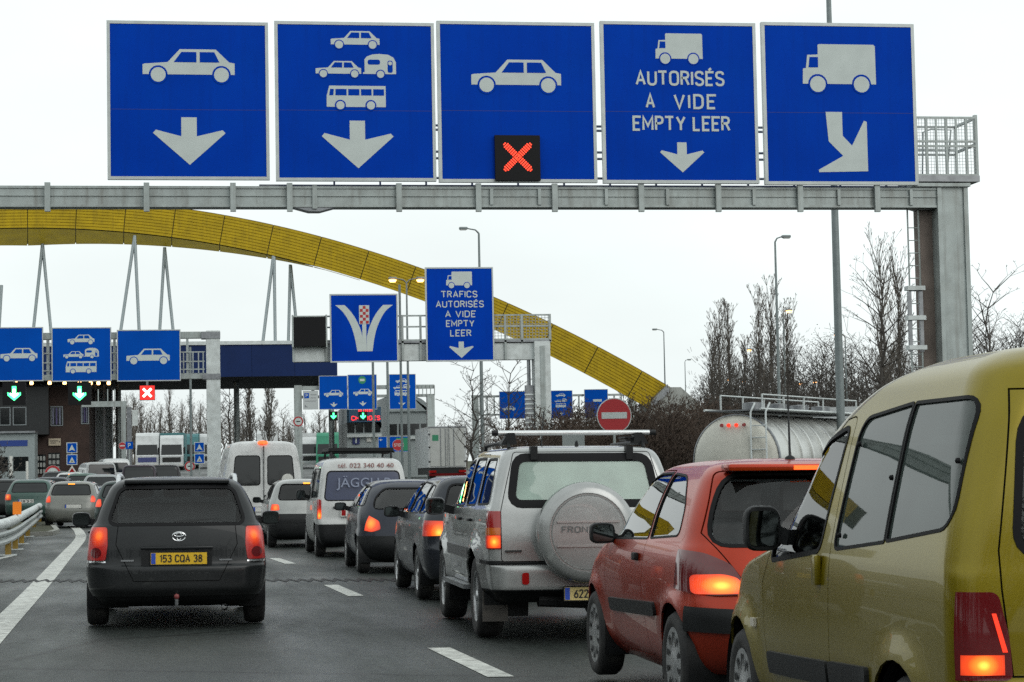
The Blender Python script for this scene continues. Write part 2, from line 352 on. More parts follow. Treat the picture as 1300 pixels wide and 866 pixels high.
def glow(name, cx, cy, cz, r, lens=(.22, .006, .006), es=4.0, hot=.16, stretch=(1, 1, 1)):
    """lamp lens lit by a bulb behind it: yellow at the bulb, orange, then red"""
    m = bpy.data.materials.new(name); m.use_nodes = True
    n = m.node_tree.nodes; l = m.node_tree.links; b = n['Principled BSDF']
    b.inputs['Base Color'].default_value = (*lens, 1); b.inputs['Roughness'].default_value = .15; b.inputs['Coat Weight'].default_value = .4
    tc = n.new('ShaderNodeTexCoord'); ab = n.new('ShaderNodeVectorMath'); ab.operation = 'ABSOLUTE'
    l.new(tc.outputs['Object'], ab.inputs[0])
    sb = n.new('ShaderNodeVectorMath'); sb.operation = 'SUBTRACT'; sb.inputs[1].default_value = (abs(cx), abs(cy), abs(cz)); l.new(ab.outputs[0], sb.inputs[0])
    ml = n.new('ShaderNodeVectorMath'); ml.operation = 'MULTIPLY'; ml.inputs[1].default_value = stretch; l.new(sb.outputs[0], ml.inputs[0])
    le = n.new('ShaderNodeVectorMath'); le.operation = 'LENGTH'; l.new(ml.outputs[0], le.inputs[0])
    mr = n.new('ShaderNodeMapRange'); mr.inputs[2].default_value = r; l.new(le.outputs['Value'], mr.inputs[0])
    cr = n.new('ShaderNodeValToRGB'); e = cr.color_ramp.elements
    e[0].position = 0; e[0].color = (1, .42, .05, 1); e[1].position = 1; e[1].color = (.03, .0012, .001, 1)
    for p, cc in ((hot*.6, (.60, .13, .012, 1)), (hot*1.3, (.34, .030, .004, 1)), (min(.95, hot*2.4), (.10, .005, .003, 1))):
        q = e.new(p); q.color = cc
    l.new(mr.outputs[0], cr.inputs[0]); l.new(cr.outputs[0], b.inputs['Emission Color']); b.inputs['Emission Strength'].default_value = es*.9
    # moulded ribs of the lens
    wv = n.new('ShaderNodeTexWave'); wv.inputs['Scale'].default_value = 40; l.new(tc.outputs['Object'], wv.inputs['Vector'])
    bp = n.new('ShaderNodeBump'); bp.inputs['Strength'].default_value = .25; bp.inputs['Distance'].default_value = .004; l.new(wv.outputs[0], bp.inputs['Height']); l.new(bp.outputs[0], b.inputs['Normal'])
    return m

class Car:
    def __init__(s, root, rows, wheels, wr, tread=.2, taper=(.05, .10), sub=4, warp=None, flare=(.02, .03), nside=28, arch=None, arch_c=None, paint=None, track=None):
        """rows: (z, rear y, front y, half width, rear corner radius, rear bow); wheels: (rear y, front y)"""
        s.root, s.wheels, s.wr, s.tread = root, wheels, wr, tread
        s.paint = paint
        idx = list(range(len(rows))); fn = [pchip(idx, [r[k] for r in rows]) for k in range(6)]
        N = (len(rows)-1)*sub
        s.L = max(r[2] for r in rows); L = s.L; mid = L/2
        s.W = max(r[3] for r in rows)
        s.arch = arch or wr*1.13
        s.track = track or s.W
        loops = []
        for q in range(N+1):
            t = q/sub; z, yr, yf, w, rr, br = [f(t) for f in fn]
            rr = min(rr, w*.6); rf = min(.35, w*.7, (yf-yr)*.3); bf = min(.22, (yf-yr)*.2)
            half = []
            nR, nC, nF = 8, 6, 4
            for i in range(nR): half.append(((w-rr)*i/nR, yr))
            for i in range(nC+1):
                a = math.pi/2*i/nC; half.append((w-rr+rr*math.sin(a), yr+rr-rr*math.cos(a)))
            y0, y1 = yr+rr, yf-rf
            for i in range(1, nside): half.append((w, y0+(y1-y0)*i/nside))
            for i in range(nC+1):
                a = math.pi/2*i/nC; half.append((w-rf+rf*math.cos(a), yf-rf+rf*math.sin(a)))
            for i in range(1, nF+1): half.append(((w-rf)*(1-i/nF), yf))
            pts = []
            for x, y in half:
                u = x/max(w, 1e-3)
                if y < mid: y2 = y+br*u*u*max(0, 1-(y-yr)/(mid-yr))
                else: y2 = y-bf*u*u*max(0, 1-(yf-y)/max(yf-mid, 1e-3))
                tt = max(-1, min(1, (y2-mid)/mid))
                x2 = x*(1-(taper[0] if tt < 0 else taper[1])*tt*tt)
                zz = z
                for wy, fl in zip(wheels, flare):
                    d = math.hypot(y2-wy, zz-wr)
                    if fl and x > .6*w: x2 += fl*(1-sstep(s.arch*1.02, s.arch*1.32, d))
                if warp: zz = warp(x2, y2, z)
                pts.append((x2, y2, zz))
            loops.append(pts)
        s.V = []; s.F = {}; s.nf = 0
        LR = []; M = len(loops[0])
        for pts in loops:
            k0 = len(s.V); s.V += [Vector(p) for p in pts]; k1 = len(s.V); s.V += [Vector((-p[0], p[1], p[2])) for p in pts[1:-1]]
            LR.append((list(range(k0, k0+M)), [k0]+list(range(k1, k1+M-2))+[k0+M-1]))
        fl = []
        for q in range(N):
            (ra, la), (rb, lb) = LR[q], LR[q+1]
            for i in range(M-1): fl.append((ra[i], ra[i+1], rb[i+1], rb[i])); fl.append((la[i+1], la[i], lb[i], lb[i+1]))
        for side, q in ((1, N), (0, 0)):
            rgt, lft = LR[q]
            for i in range(M-1):
                u = list(dict.fromkeys((rgt[i], rgt[i+1], lft[i+1], lft[i])))
                if len(u) > 2: fl.append(tuple(u if side else u[::-1]))
        s.N = [Vector() for _ in s.V]
        for f in fl:
            p = [s.V[i] for i in f]; n = (p[2]-p[0]).cross(p[3]-p[1]) if len(f) == 4 else (p[1]-p[0]).cross(p[2]-p[0])
            for i in f: s.N[i] += n
            s._add(f, n.normalized() if n.length > 1e-12 else Vector((0, 0, 1)))
        for n in s.N: n.normalize()
        from mathutils.bvhtree import BVHTree
        s.bvh = BVHTree.FromPolygons(s.V, fl)
    def _add(s, f, n):
        P = [s.V[i] for i in f]
        X = [p[0] for p in P]; Y = [p[1] for p in P]; Z = [p[2] for p in P]
        s.nf += 1; s.F[s.nf] = (f, n, (min(X), min(Y), min(Z)), (max(X), max(Y), max(Z))); return s.nf
    # ---- surface lookups
    def side_x(s, y, z, side=-1):
        h = s.bvh.ray_cast(Vector((side*3, y, z)), Vector((-side, 0, 0))); return h[0].x if h[0] else side*s.W
    def rear_y(s, x, z):
        h = s.bvh.ray_cast(Vector((x, -3, z)), Vector((0, 1, 0))); return h[0].y if h[0] else 0
    def top_z(s, x, y):
        h = s.bvh.ray_cast(Vector((x, y, 4)), Vector((0, 0, -1))); return h[0].z if h[0] else 1.4
    # ---- cutting
    def carve(s, poly, view, extra=(), lim=None, within=None, rest=False):
        """cut a convex outline seen from 'L','R' (y,z), 'B' (x,z), 'F' or 'T' (x,y) into the shell; returns the faces inside"""
        k = len(poly)
        cx = sum(p[0] for p in poly)/k; cz = sum(p[1] for p in poly)/k
        e = {'L': lambda a, b: Vector((0, a, b)), 'R': lambda a, b: Vector((0, a, b)), 'B': lambda a, b: Vector((a, 0, b)),
             'F': lambda a, b: Vector((a, 0, b)), 'T': lambda a, b: Vector((a, b, 0))}[view]
        planes = []
        c = e(cx, cz)
        for i in range(k):
            p, q = poly[i], poly[(i+1) % k]
            if math.hypot(p[0]-q[0], p[1]-q[1]) < 1e-6: continue
            n = e(q[1]-p[1], -(q[0]-p[0])).normalized(); o = e(*p)
            if (c-o).dot(n) > 0: n = -n
            planes.append((o, n))
        planes += [(Vector(o), Vector(n)) for o, n in extra]
        a0, a1 = min(p[0] for p in poly), max(p[0] for p in poly); b0, b1 = min(p[1] for p in poly), max(p[1] for p in poly)
        mid = s.L/2
        ia, ib = {'L': (1, 2), 'R': (1, 2), 'B': (0, 2), 'F': (0, 2), 'T': (0, 1)}[view]
        V, F = s.V, s.F
        yl = lim if lim is not None else mid*.6; free = lim is not None
        def ok(i):
            f, n, lo, hi = F[i]
            if hi[ib] <= b0 or lo[ib] >= b1 or hi[ia] <= a0 or lo[ia] >= a1: return False
            if view == 'L': return lo[0] < -.15 and n[0] < -.08
            if view == 'R': return hi[0] > .15 and n[0] > .08
            if view == 'B': return lo[1] < yl and (free or n[1] < -.03)
            if view == 'F': return hi[1] > mid*1.1 and n[1] > .03
            return n[2] > .3
        cand = [i for i in (F if within is None else within) if ok(i)]
        skipped = [i for i in within if i not in set(cand)] if within is not None else []
        outs = []
        for o, n in planes:
            nx, ny, nz = n; c0 = n.dot(o); D = {}; E = {}; keep = []
            for i in cand:
                f, fn, lo, hi = F[i]; ds = []
                for v in f:
                    d = D.get(v)
                    if d is None:
                        q = V[v]; d = q[0]*nx+q[1]*ny+q[2]*nz-c0
                        if -1e-6 < d < 1e-6: d = 0.
                        D[v] = d
                    ds.append(d)
                if max(ds) <= 0: keep.append(i); continue
                if min(ds) >= 0: outs.append(i); continue
                A = []; B = []; m = len(f)
                for j in range(m):
                    v, d = f[j], ds[j]; v2, d2 = f[(j+1) % m], ds[(j+1) % m]
                    if d <= 0: A.append(v)
                    if d >= 0: B.append(v)
                    if d*d2 < 0:
                        key = (v, v2) if v < v2 else (v2, v); w_ = E.get(key)
                        if w_ is None:
                            t = d/(d-d2); V.append(V[v].lerp(V[v2], t)); s.N.append(s.N[v].lerp(s.N[v2], t).normalized()); w_ = E[key] = len(V)-1
                        A.append(w_); B.append(w_)
                del F[i]
                if len(A) > 2: keep.append(s._add(tuple(A), fn))
                if len(B) > 2: outs.append(s._add(tuple(B), fn))
            cand = keep
        return (cand, outs+skipped) if rest else cand
    def take(s, faces, name, m, off=0., rim=.012, parent=None, smooth=35):
        """lift carved faces out of the shell as a part of their own"""
        idx = {}; vs = []; nn = []; fs = []
        for i in faces:
            f = s.F.pop(i)[0]; g = []
            for v in f:
                if v not in idx: idx[v] = len(vs); vs.append(s.V[v]); nn.append(s.N[v])
                g.append(idx[v])
            fs.append(tuple(g))
        out = [v+n*off for v, n in zip(vs, nn)]; on = list(nn)
        if rim:
            cnt = {}
            for f in fs:
                for i in range(len(f)):
                    a, b = f[i], f[(i+1) % len(f)]; kk = (a, b) if a < b else (b, a); cnt[kk] = cnt.get(kk, 0)+1
            for f in list(fs):
                for i in range(len(f)):
                    a, b = f[i], f[(i+1) % len(f)]
                    if cnt[(a, b) if a < b else (b, a)] == 1:
                        k0 = len(out); e = (vs[b]-vs[a]).cross(nn[a]).normalized()
                        out += [out[a], out[b], vs[b]+nn[b]*(off-rim), vs[a]+nn[a]*(off-rim)]; on += [e]*4
                        fs.append((k0+1, k0, k0+3, k0+2))
        me = bpy.data.meshes.new(name); me.from_pydata([tuple(v) for v in out], [], fs); me.update()
        me.shade_smooth(); me.normals_split_custom_set_from_vertices([tuple(n) for n in on])
        return link(name, me, parent or s.root, m)
    def cut(s, poly, view, name, m, off=0., rim=.012, parent=None, **k):
        fs = s.carve(poly, view, **k)
        return s.take(fs, name, m, off, rim, parent) if fs else None
    def window(s, poly, view, m=None, seal=.022, name='window', **k):
        fs = s.carve(grow(poly, seal), view, **k)
        o, ring = s.carve(poly, view, within=fs, rest=True, **k)
        w = s.take(o, name, m or GLASS, -.006, .004)
        if ring: s.take(ring, 'window_seal', RUBBER, .003, .012, w)
        return w
    def panel(s, poly, view, name, gap=.007, m=None, **k):
        """door, tailgate: the panel inside a dark shut line"""
        fs = s.carve(poly, view, **k)
        inner, outer = s.carve(grow(poly, -gap), view, within=fs, rest=True, **k)
        p = s.take(inner, name, m or s.paint, 0, .015)
        if outer: s.take(outer, 'shut_line', GAP, -.012, 0, p)
        return p
    def arches(s):
        for y in s.wheels:
            circ = [(y+s.arch*math.cos(2*math.pi*i/28), s.wr*1.0+s.arch*math.sin(2*math.pi*i/28)) for i in range(28)]
            for v, sg in (('L', -1), ('R', 1)):
                fs = s.carve(circ, v)
                for i in fs: del s.F[i]
            # dark inner wheel housing
            for sg in (-1, 1):
                mb = MB()
                xo, xi = sg*(s.track-.03), sg*(s.track-.42)
                prof = []
                for i in range(17):
                    a = math.pi*(-.12+1.24*i/16); prof.append((y+(s.arch+.004)*math.cos(a), s.wr+(s.arch+.004)*math.sin(a)))
                vs = [(xo, a, b) for a, b in prof]+[(xi, a, b) for a, b in prof]
                n = len(prof); mb.add(vs, [(i, i+1, n+i+1, n+i) for i in range(n-1)]+[tuple(range(n, 2*n))])
                mb.build('wheel_housing', BLACK, s.root, 40)
    def finish(s, name='body'): return s.take(list(s.F), name, s.paint, 0, .012)
    def add_wheels(s, style='steel', w=None, inset=.02, spokes=5, rimr=.66, rim_mat=None):
        w = w or s.tread; r = s.wr
        tyre = MB().lathe([(-w/2+.015, r*rimr), (-w/2, r*.78), (-w/2+.006, r*.92), (-w/2+.03, r*.985), (-w/4, r), (w/4, r), (w/2-.03, r*.985), (w/2-.006, r*.92), (w/2, r*.78), (w/2-.015, r*rimr)], 32).mesh()
        rim = MB(); k = r*rimr
        # outward face at -x
        rim.lathe([(-w/2+.012, k*1.01), (-w/2+.02, k*.93), (-w/2+.06, k*.9), (w/2-.02, k*.9), (w/2-.015, k)], 28)
        if style == 'alloy':
            for i in range(spokes):
                a = 2*math.pi*i/spokes; ca, sa = math.cos(a), math.sin(a)
                for r0, r1, h0, h1 in ((k*.12, k*.92, k*.15, k*.10),):
                    P = []
                    for rr, hh, xx in ((r0, h0, -w/2+.022), (r1, h1, -w/2+.03)):
                        for sg in (-1, 1):
                            for dx in (0, .03): P.append((xx+dx, rr*ca-sg*hh*sa, rr*sa+sg*hh*ca))
                    rim.add(P, [(0, 1, 3, 2), (4, 6, 7, 5), (0, 2, 6, 4), (1, 5, 7, 3), (0, 4, 5, 1), (2, 3, 7, 6)])
            rim.lathe([(-w/2+.012, 0.001), (-w/2+.012, k*.2), (-w/2+.03, k*.24)], 20)
            rim.lathe([(-w/2+.075, .001), (-w/2+.075, k*.88)], 28, mi=1)
        else:                       # pressed hub cap with slots
            rim.lathe([(-w/2+.006, .001), (-w/2+.004, k*.3), (-w/2+.018, k*.5), (-w/2+.012, k*.78), (-w/2+.012, k*1.0)], 28)
            for i in range(spokes*2):
                a = 2*math.pi*(i+.5)/(spokes*2); ca, sa = math.cos(a), math.sin(a); P = []
                for rr, hh in ((k*.55, k*.05), (k*.86, k*.10)):
                    for sg in (-1, 1): P.append((-w/2+.0075, rr*ca-sg*hh*sa, rr*sa+sg*hh*ca))
                rim.add(P, [(0, 1, 3, 2)], 1)
        rmesh = rim.mesh()
        for k2, y in enumerate(s.wheels):
            for sg in (-1, 1):
                me = tyre if (k2, sg) == (0, -1) else tyre
                o = bpy.data.objects.new('wheel', me); COL.objects.link(o); o.parent = s.root
                if not me.materials: me.materials.append(TYRE); me.shade_smooth(); me.set_sharp_from_angle(angle=R(45))
                o.location = (sg*(s.track-w/2-inset), y, r); o.rotation_euler = (0, 0, 0 if sg < 0 else math.pi)
                q = bpy.data.objects.new('rim', rmesh); COL.objects.link(q); q.parent = o
                if not rmesh.materials: rmesh.materials.append(rim_mat or RIMM); rmesh.materials.append(BLACK); rmesh.shade_smooth(); rmesh.set_sharp_from_angle(angle=R(30))
    def mirror(s, y, z, side=-1, w=.17, h=.15, m=None, reach=.10):
        x0 = s.side_x(y, z-.03, side); xc = x0+side*(reach+w/2)
        bm = bmesh.new(); bmesh.ops.create_icosphere(bm, subdivisions=3, radius=1)
        for v in bm.verts:
            c = v.co; q = lambda t: math.copysign(abs(t)**.55, t)
            yy = c.y*.10
            if c.y < 0: yy = max(yy, -.035)
            v.co = Vector((xc+q(c.x)*w/2, y+yy, z+q(c.z)*h/2))
        me = bpy.data.meshes.new('m'); bm.to_mesh(me); bm.free()
        o = link('wing_mirror', me, s.root, m or BLACK, 40)
        pl = rpoly([(xc-w*.40, z-h*.38), (xc+w*.40, z-h*.38), (xc+w*.40, z+h*.38), (xc-w*.40, z+h*.38)], .03)
        MB().prism(pl, y-.041, y-.036).build('mirror_glass', MIRRORG, o)
        MB().prism([(x0-side*.02, z-.09), (xc-side*w*.3, z-.05), (xc-side*w*.3, z+.02), (x0-side*.02, z-.01)], y-.02, y+.05).build('arm', BLACK, o)
        return o
    def plate(s, x, z, w, h, txt, m=PLATEY, band=True, tilt=0, name='number_plate', y=None, tw=None, tx=0.):
        y = (s.rear_y(x, z) if y is None else y)-.012
        o = MB().box(x-w/2, x+w/2, y-.006, y+.03, z-h/2, z+h/2).build(name, m, s.root)
        if band: MB().box(x-w/2+.004, x-w/2+.045, y-.008, y, z-h/2+.004, z+h/2-.004).build('country_band', PLATEB, o)
        ch = h*.66
        if txt: t = link('lettering', text_mesh(txt, ch, .002, tw or w*.80, bold=.02), o, INK); t.location = (x+tx+(.02 if band else 0), y-.0085, z-ch/2)
        mb = MB()
        for a0, a1, b0, b1 in ((-w/2-.008, w/2+.008, -h/2-.008, -h/2), (-w/2-.008, w/2+.008, h/2, h/2+.008), (-w/2-.008, -w/2, -h/2, h/2), (w/2, w/2+.008, -h/2, h/2)):
            mb.box(x+a0, x+a1, y-.0075, y+.03, z+b0, z+b1)
        mb.build('plate_frame', BLACK, o)
        return o
    def seat(s, x, y, zf=.32, w=.46, head=True, h=.62):
        bm = bmesh.new()
        def blk(x0, x1, y0, y1, z0, z1, r, lean=0):
            b2 = bmesh.ops.create_cube(bm, size=1)['verts']
            for v in b2:
                c = v.co.copy(); v.co = Vector(((x0+x1)/2+c.x*(x1-x0), (y0+y1)/2+c.y*(y1-y0)-lean*(c.z+.5), (z0+z1)/2+c.z*(z1-z0)))
            es = set()
            for v in b2: es.update(v.link_edges)
            bmesh.ops.bevel(bm, geom=list(es), offset=r, segments=2, profile=.6, affect='EDGES')
        blk(x-w/2, x+w/2, y, y+.5, zf, zf+.16, .05)
        blk(x-w/2, x+w/2, y-.06, y+.08, zf+.1, zf+.1+h, .05, .14)
        me = bpy.data.meshes.new('m'); bm.to_mesh(me); bm.free()
        o = link('seat', me, s.root, SEATM, 40)
        if head:
            n = 1 if w < .7 else 3
            for i in range(n):
                cx = x if n == 1 else x+(i-1)*w*.33
                link('headrest', rbox(cx-.13, cx+.13, y-.23, y-.14, zf+.16+h, zf+.34+h, .04), o, SEATM, 40)
        return o
    def cabin(s, y0, y1, w, zf, zb, front_y, rear_y=None, seats=True, lhd=True, h=.62):
        """dark tub, dashboard, steering wheel and seats"""
        mb = MB()
        mb.box(-w, w, y0, y1, zf-.06, zf); mb.box(-w, -w+.03, y0, y1, zf, zb); mb.box(w-.03, w, y0, y1, zf, zb); mb.box(-w+.03, w-.03, y0, y0+.03, zf, zb-.03)
        mb.box(-w+.03, w-.03, y1-.35, y1, zf, zb-.02)
        mb.build('cabin_tub', TRIM, s.root)
        if seats:
            for x in (-.36, .36): s.seat(x, front_y, zf+.06, h=h)
            if rear_y: s.seat(0, rear_y, zf+.06, w=1.15, h=h)
            sw = MB(); pts = [(-.36+.17*math.cos(a*math.pi/10), y1-.45+.06*math.sin(a*math.pi/10), zb-.08+.17*math.sin(a*math.pi/10)) for a in range(21)]
            sw.tube(pts, .015, 6, cap=False); sw.build('steering_wheel', TRIM, s.root, 40)
    def strip(s, y0, y1, z, h, side, m=BLACK, off=.018, name='side_moulding', slope=0, r=.03):
        pl = rpoly([(y0, z-h/2), (y1, z-h/2+slope), (y1, z+h/2+slope), (y0, z+h/2)], min(r, h*.45), 3)
        return s.cut(pl, 'L' if side < 0 else 'R', name, m, off, off+.005)
    def handle(s, y, z, side, m=BLACK, w=.16, h=.028, par=None):
        x = s.side_x(y, z, side)
        o = link('door_handle', rbox(min(x, x+side*.03), max(x, x+side*.03), y-w/2, y+w/2, z-h/2, z+h/2, .01), par or s.root, m, 40)
        return o
    def lamp(s, poly, view, segs, name='tail_light', base=REDLENS, off=.006, **k):
        """a light cluster with its own segments: (outline, material, label)"""
        sub = []
        for sp, m, nm in segs:
            fs = s.carve(sp, view, **k)
            if fs: sub.append((s.take(fs, nm, m, off+.003, .004, s.root), m, nm))
        pend = [q[0] for q in sub]
        o = s.cut(poly, view, name, base, off, .02, **k)
        for p in pend:
            if o: p.parent = o
        return o
def mir(poly): return [(-a, b) for a, b in poly]
# ================================================================== the vehicles
def paint(name, col, rough=.32, metal=0., coat=.7, dirtamt=.25):
    dk = max(col) < .06
    if dk: coat *= .45; dirtamt *= .5
    return mat(name, col, rough, metal, coat, spec=.22 if dk else .4, var=.05, vscale=2, dirt=((.10, .10, .095), dirtamt, 2.5), back=(.02, .02, .021), splash=((.05, .048, .044), .2 if dk else .36, .72))
def gz(x): return -.012*max(-14, min(20, x))
TILT = math.atan(.012)
def hz(y): return max(0., min(y, 300.)-70.)*.0165
def seat_car(root, x, y, head=0., dz=0.):
    """stand a vehicle on the cambered road, heading in degrees to the right"""
    root.location = (x, y, gz(x)+hz(y)+.004+dz); root.rotation_euler = (0, TILT if x > -13 else 0, -R(head))
def sidepair(c, polys, m=None, seal=.02):
    for v in ('L', 'R'):
        for p in polys: c.window(rpoly(p, .05, 3), v, m, seal)

# ---- dark grey estate straight ahead
root = thing('estate_car', 'dark grey estate car with silver roof rails and yellow plate, alone in the left lane', 'car')
P = paint('dark grey metallic', (.0125, .0145, .016), .32, .2, .7, .08)
c = Car(root, [(.20,.30,4.40,.66,.2,.02),(.26,.12,4.58,.76,.22,.05),(.33,.04,4.66,.83,.24,.08),(.40,.00,4.70,.86,.25,.08),(.52,.00,4.70,.875,.25,.08),
 (.585,.005,4.69,.88,.24,.08),(.62,.045,4.66,.875,.22,.06),(.78,.06,4.5,.862,.2,.06),(.90,.075,4.2,.85,.2,.06),(.97,.09,3.75,.828,.2,.06),(1.00,.11,3.45,.81,.2,.06),
 (1.12,.19,3.2,.765,.18,.06),(1.25,.27,2.9,.70,.16,.05),(1.36,.34,2.55,.63,.14,.05),(1.405,.39,2.35,.565,.14,.05),(1.43,.48,2.2,.47,.14,.04),(1.442,.75,2.0,.3,.12,.03),(1.445,1.0,1.8,.1,.05,.01)],
 (.92, 3.62), .315, paint=P, flare=(.012, .012))
c.arches()
GT = glow('estate tail light', .75, .12, .895, .25, es=2.2, hot=.20)
c.window(rpoly([(-.63,1.005),(.63,1.005),(.525,1.325),(-.525,1.325)], .07), 'B', glass('estate rear glass', (.70, .74, .74), .5), .03)
c.window(rpoly([(-.66,1.03),(.66,1.03),(.53,1.36),(-.53,1.36)], .07), 'F', GLASS, .02)
sidepair(c, [[(.32,1.01),(.95,1.01),(.92,1.31),(.50,1.29)], [(1.02,1.005),(1.95,1.0),(1.90,1.35),(1.0,1.33)], [(2.03,1.0),(3.0,.99),(2.55,1.30),(1.98,1.35)]])
for sg in (-1, 1):
    f = (lambda q: q) if sg < 0 else mir
    ex = [((0, .30, 0), (0, 1, 0))]
    c.lamp(rpoly(f([(-.97,.655),(-.665,.655),(-.645,.80),(-.65,.965),(-.97,.965)]), .02), 'B',
           [(f([(-.75+.05*math.cos(a*.5236), .725+.05*math.sin(a*.5236)) for a in range(12)]), REDDARK, 'reflector')], base=GT, extra=ex, lim=.34)
    c.cut(f([(-.97,.632),(-.66,.632),(-.66,.65),(-.97,.65)]), 'B', 'chrome_strip', CHROME, .012, .02, extra=ex, lim=.34)
tg = c.panel(rpoly([(-.555,.455),(.555,.455),(.592,.62),(.572,.80),(.67,1.0),(.565,1.37),(-.565,1.37),(-.67,1.0),(-.572,.80),(-.592,.62)], .03), 'B', 'tailgate')
c.cut([(-.92,.19),(.92,.19),(.92,.315),(-.92,.315)], 'B', 'bumper_skirt', BLACK, -.01, .02, extra=[((0, .7, 0), (0, 1, 0))], lim=.75)
yy = c.rear_y(0, .80)-.0
link('tailgate_grip', rbox(-.34, .34, .025, .07, .755, .785, .012), tg, P, 40)
MB().box(-.33, .33, .040, .06, .60, .745).build('plate_recess', BLACK, tg)
c.plate(.02, .67, .525, .11, '153 CQA 38', PLATEY, y=.046, tw=.40)
mb = MB()                                                    # three-oval badge
for rx, rz, zz in ((.062, .042, 0), (.022, .038, .002), (.045, .016, .016)):
    mb.tube([(.02+rx*math.cos(a*math.pi/12), .066-.002, .875+zz+rz*math.sin(a*math.pi/12)) for a in range(25)], .006, 6, cap=False)
mb.build('badge', CHROME, tg, 40)
for x0, x1 in ((-.52, -.40), (.40, .52)): MB().box(x0, x1, .052, .07, .645, .66).build('name_badge', STEEL, tg)
MB().box(.40, .54, .045, .07, .515, .527).build('name_badge', CHROME, tg)
mb = MB(); mb.tube([(-.02, .17, 1.0), (.22, .175, 1.03), (.42, .19, 1.04)], [.02, .014, .008], 6); mb.build('rear_wiper', RUBBER, tg)
mb = MB(); mb.tube([(0, .3, .3), (0, -.02, .25), (0, -.1, .25), (0, -.1, .30)], .018, 8); o = mb.build('tow_bar', STEEL, root, 40)
MB().lathe([(0, .001), (.006, .018), (.025, .025), (.045, .022), (.055, .001)], 12, 'z', c=(0, -.1, .29)).build('tow_ball_cap', mat('dull red plastic', (.20, .04, .04), .5), o, 60)
mb = MB(); mb.lathe([(0, .03), (.3, .03)], 12, 'y', c=(.45, .06, .2)); mb.build('exhaust_pipe', STEEL, root, 40)
link('rear_spoiler', rbox(-.50, .50, .325, .44, 1.375, 1.415, .015), tg, P, 40)
for sg in (-1, 1):
    ys = [.55, .62, .75, 1.6, 2.3, 2.42, 2.5]; zs = [-.02, .03, .05, .05, .05, .03, -.02]
    mb = MB(); mb.tube([(sg*.56, y, c.top_z(sg*.56, y)+z) for y, z in zip(ys, zs)], .022, 8); mb.build('roof_rail', mat('silver rail', (.62, .64, .65), .3, .8), root, 50)
    c.mirror(2.75, 1.0, sg, .19, .15, P, .08)
    c.handle(1.25, .90, sg, P); c.handle(2.25, .90, sg, P)
for v in ('L', 'R'):
    c.panel(rpoly([(1.05,.30),(1.98,.30),(1.99,1.37),(.97,1.36)], .05), v, 'door')
    c.panel(rpoly([(2.01,.30),(3.12,.30),(3.12,.98),(2.6,1.33),(1.995,1.37)], .05), v, 'door')
c.cabin(.35, 3.3, .70, .36, .95, 2.05, 1.05, h=.66)
c.add_wheels('alloy', .205)
c.finish()
seat_car(root, .0, 20.4, 0)

# ---- silver off-roader with spare wheel
root = thing('off_road_car', 'silver four-wheel-drive car with covered spare wheel on its tailgate and roof bar', 'car')
P = paint('silver metallic', (.36, .37, .365), .30, .5, .8, .30)
c = Car(root, [(.34,.25,4.2,.70,.1,.0),(.42,.10,4.35,.79,.12,.02),(.46,.0,4.4,.83,.14,.03),(.60,.0,4.4,.845,.14,.03),(.655,.01,4.38,.85,.12,.03),(.675,.06,4.36,.85,.1,.02),
 (.85,.06,4.34,.858,.08,.02),(1.05,.08,4.25,.852,.07,.02),(1.12,.09,3.6,.842,.07,.02),(1.17,.10,3.1,.825,.07,.02),(1.3,.15,2.95,.79,.07,.02),(1.5,.21,2.6,.74,.08,.02),
 (1.60,.25,2.35,.70,.09,.02),(1.65,.29,2.25,.645,.1,.02),(1.675,.40,2.15,.53,.1,.02),(1.685,.7,1.9,.3,.1,.01),(1.687,1.,1.7,.1,.05,0)],
 (.93, 3.55), .36, paint=P, flare=(.045, .045), arch=.43, taper=(.03, .08))
c.arches()
GF = glow('off-roader brake lamp', .80, .06, .862, .14, es=3.4, hot=.3)
MIST = glass('misted glass', (.5, .62, .57), 1.0, .02, .66, (.40, .54, .46))
c.window(rpoly([(-.60,1.215),(.60,1.215),(.545,1.545),(-.545,1.545)], .06), 'B', MIST, .07)
c.window(rpoly([(-.68,1.19),(.68,1.19),(.60,1.58),(-.60,1.58)], .06), 'F', GLASS, .02)
sidepair(c, [[(.35,1.19),(.98,1.18),(.98,1.56),(.47,1.56)], [(1.12,1.175),(1.72,1.165),(1.72,1.57),(1.12,1.57)], [(1.86,1.16),(2.80,1.15),(2.35,1.50),(1.86,1.57)]], glass('side glass', (.35, .40, .40)))
for sg in (-1, 1):
    f = (lambda q: q) if sg < 0 else mir
    ex = [((0, .22, 0), (0, 1, 0))]
    c.lamp(f([(-.95,.80),(-.735,.80),(-.735,1.12),(-.95,1.12)]), 'B',
           [(f([(-.95,.81),(-.74,.81),(-.74,.915),(-.95,.915)]), GF, 'brake_lamp'),
            (f([(-.93,.92),(-.74,.92),(-.74,.98),(-.93,.98)]), AMBER, 'indicator')], extra=ex, lim=.24, off=.012)
    fs = c.cut(f([(-.5,.54),(-.42,.54),(-.42,.60),(-.5,.60)]) if 0 else rpoly(f([(-.565,.50),(-.505,.50),(-.505,.60),(-.565,.60)]), .02), 'B', 'bumper_reflector', REDLENS, .01, .01)
tg = c.panel(rpoly([(-.735,.69),(.735,.69),(.735,1.13),(.60,1.63),(-.60,1.63),(-.735,1.13)], .03), 'B', 'tailgate')
c.cut([(-.92,.665),(.92,.665),(.92,.70),(-.92,.70)], 'B', 'bumper_top_strip', BLACK, .02, .03, extra=[((0, .5, 0), (0, 1, 0))], lim=.55)
c.cut([(-.92,.33),(.92,.33),(.92,.455),(-.92,.455)], 'B', 'bumper_skirt', BLACK, .005, .03, extra=[((0, .5, 0), (0, 1, 0))], lim=.55)
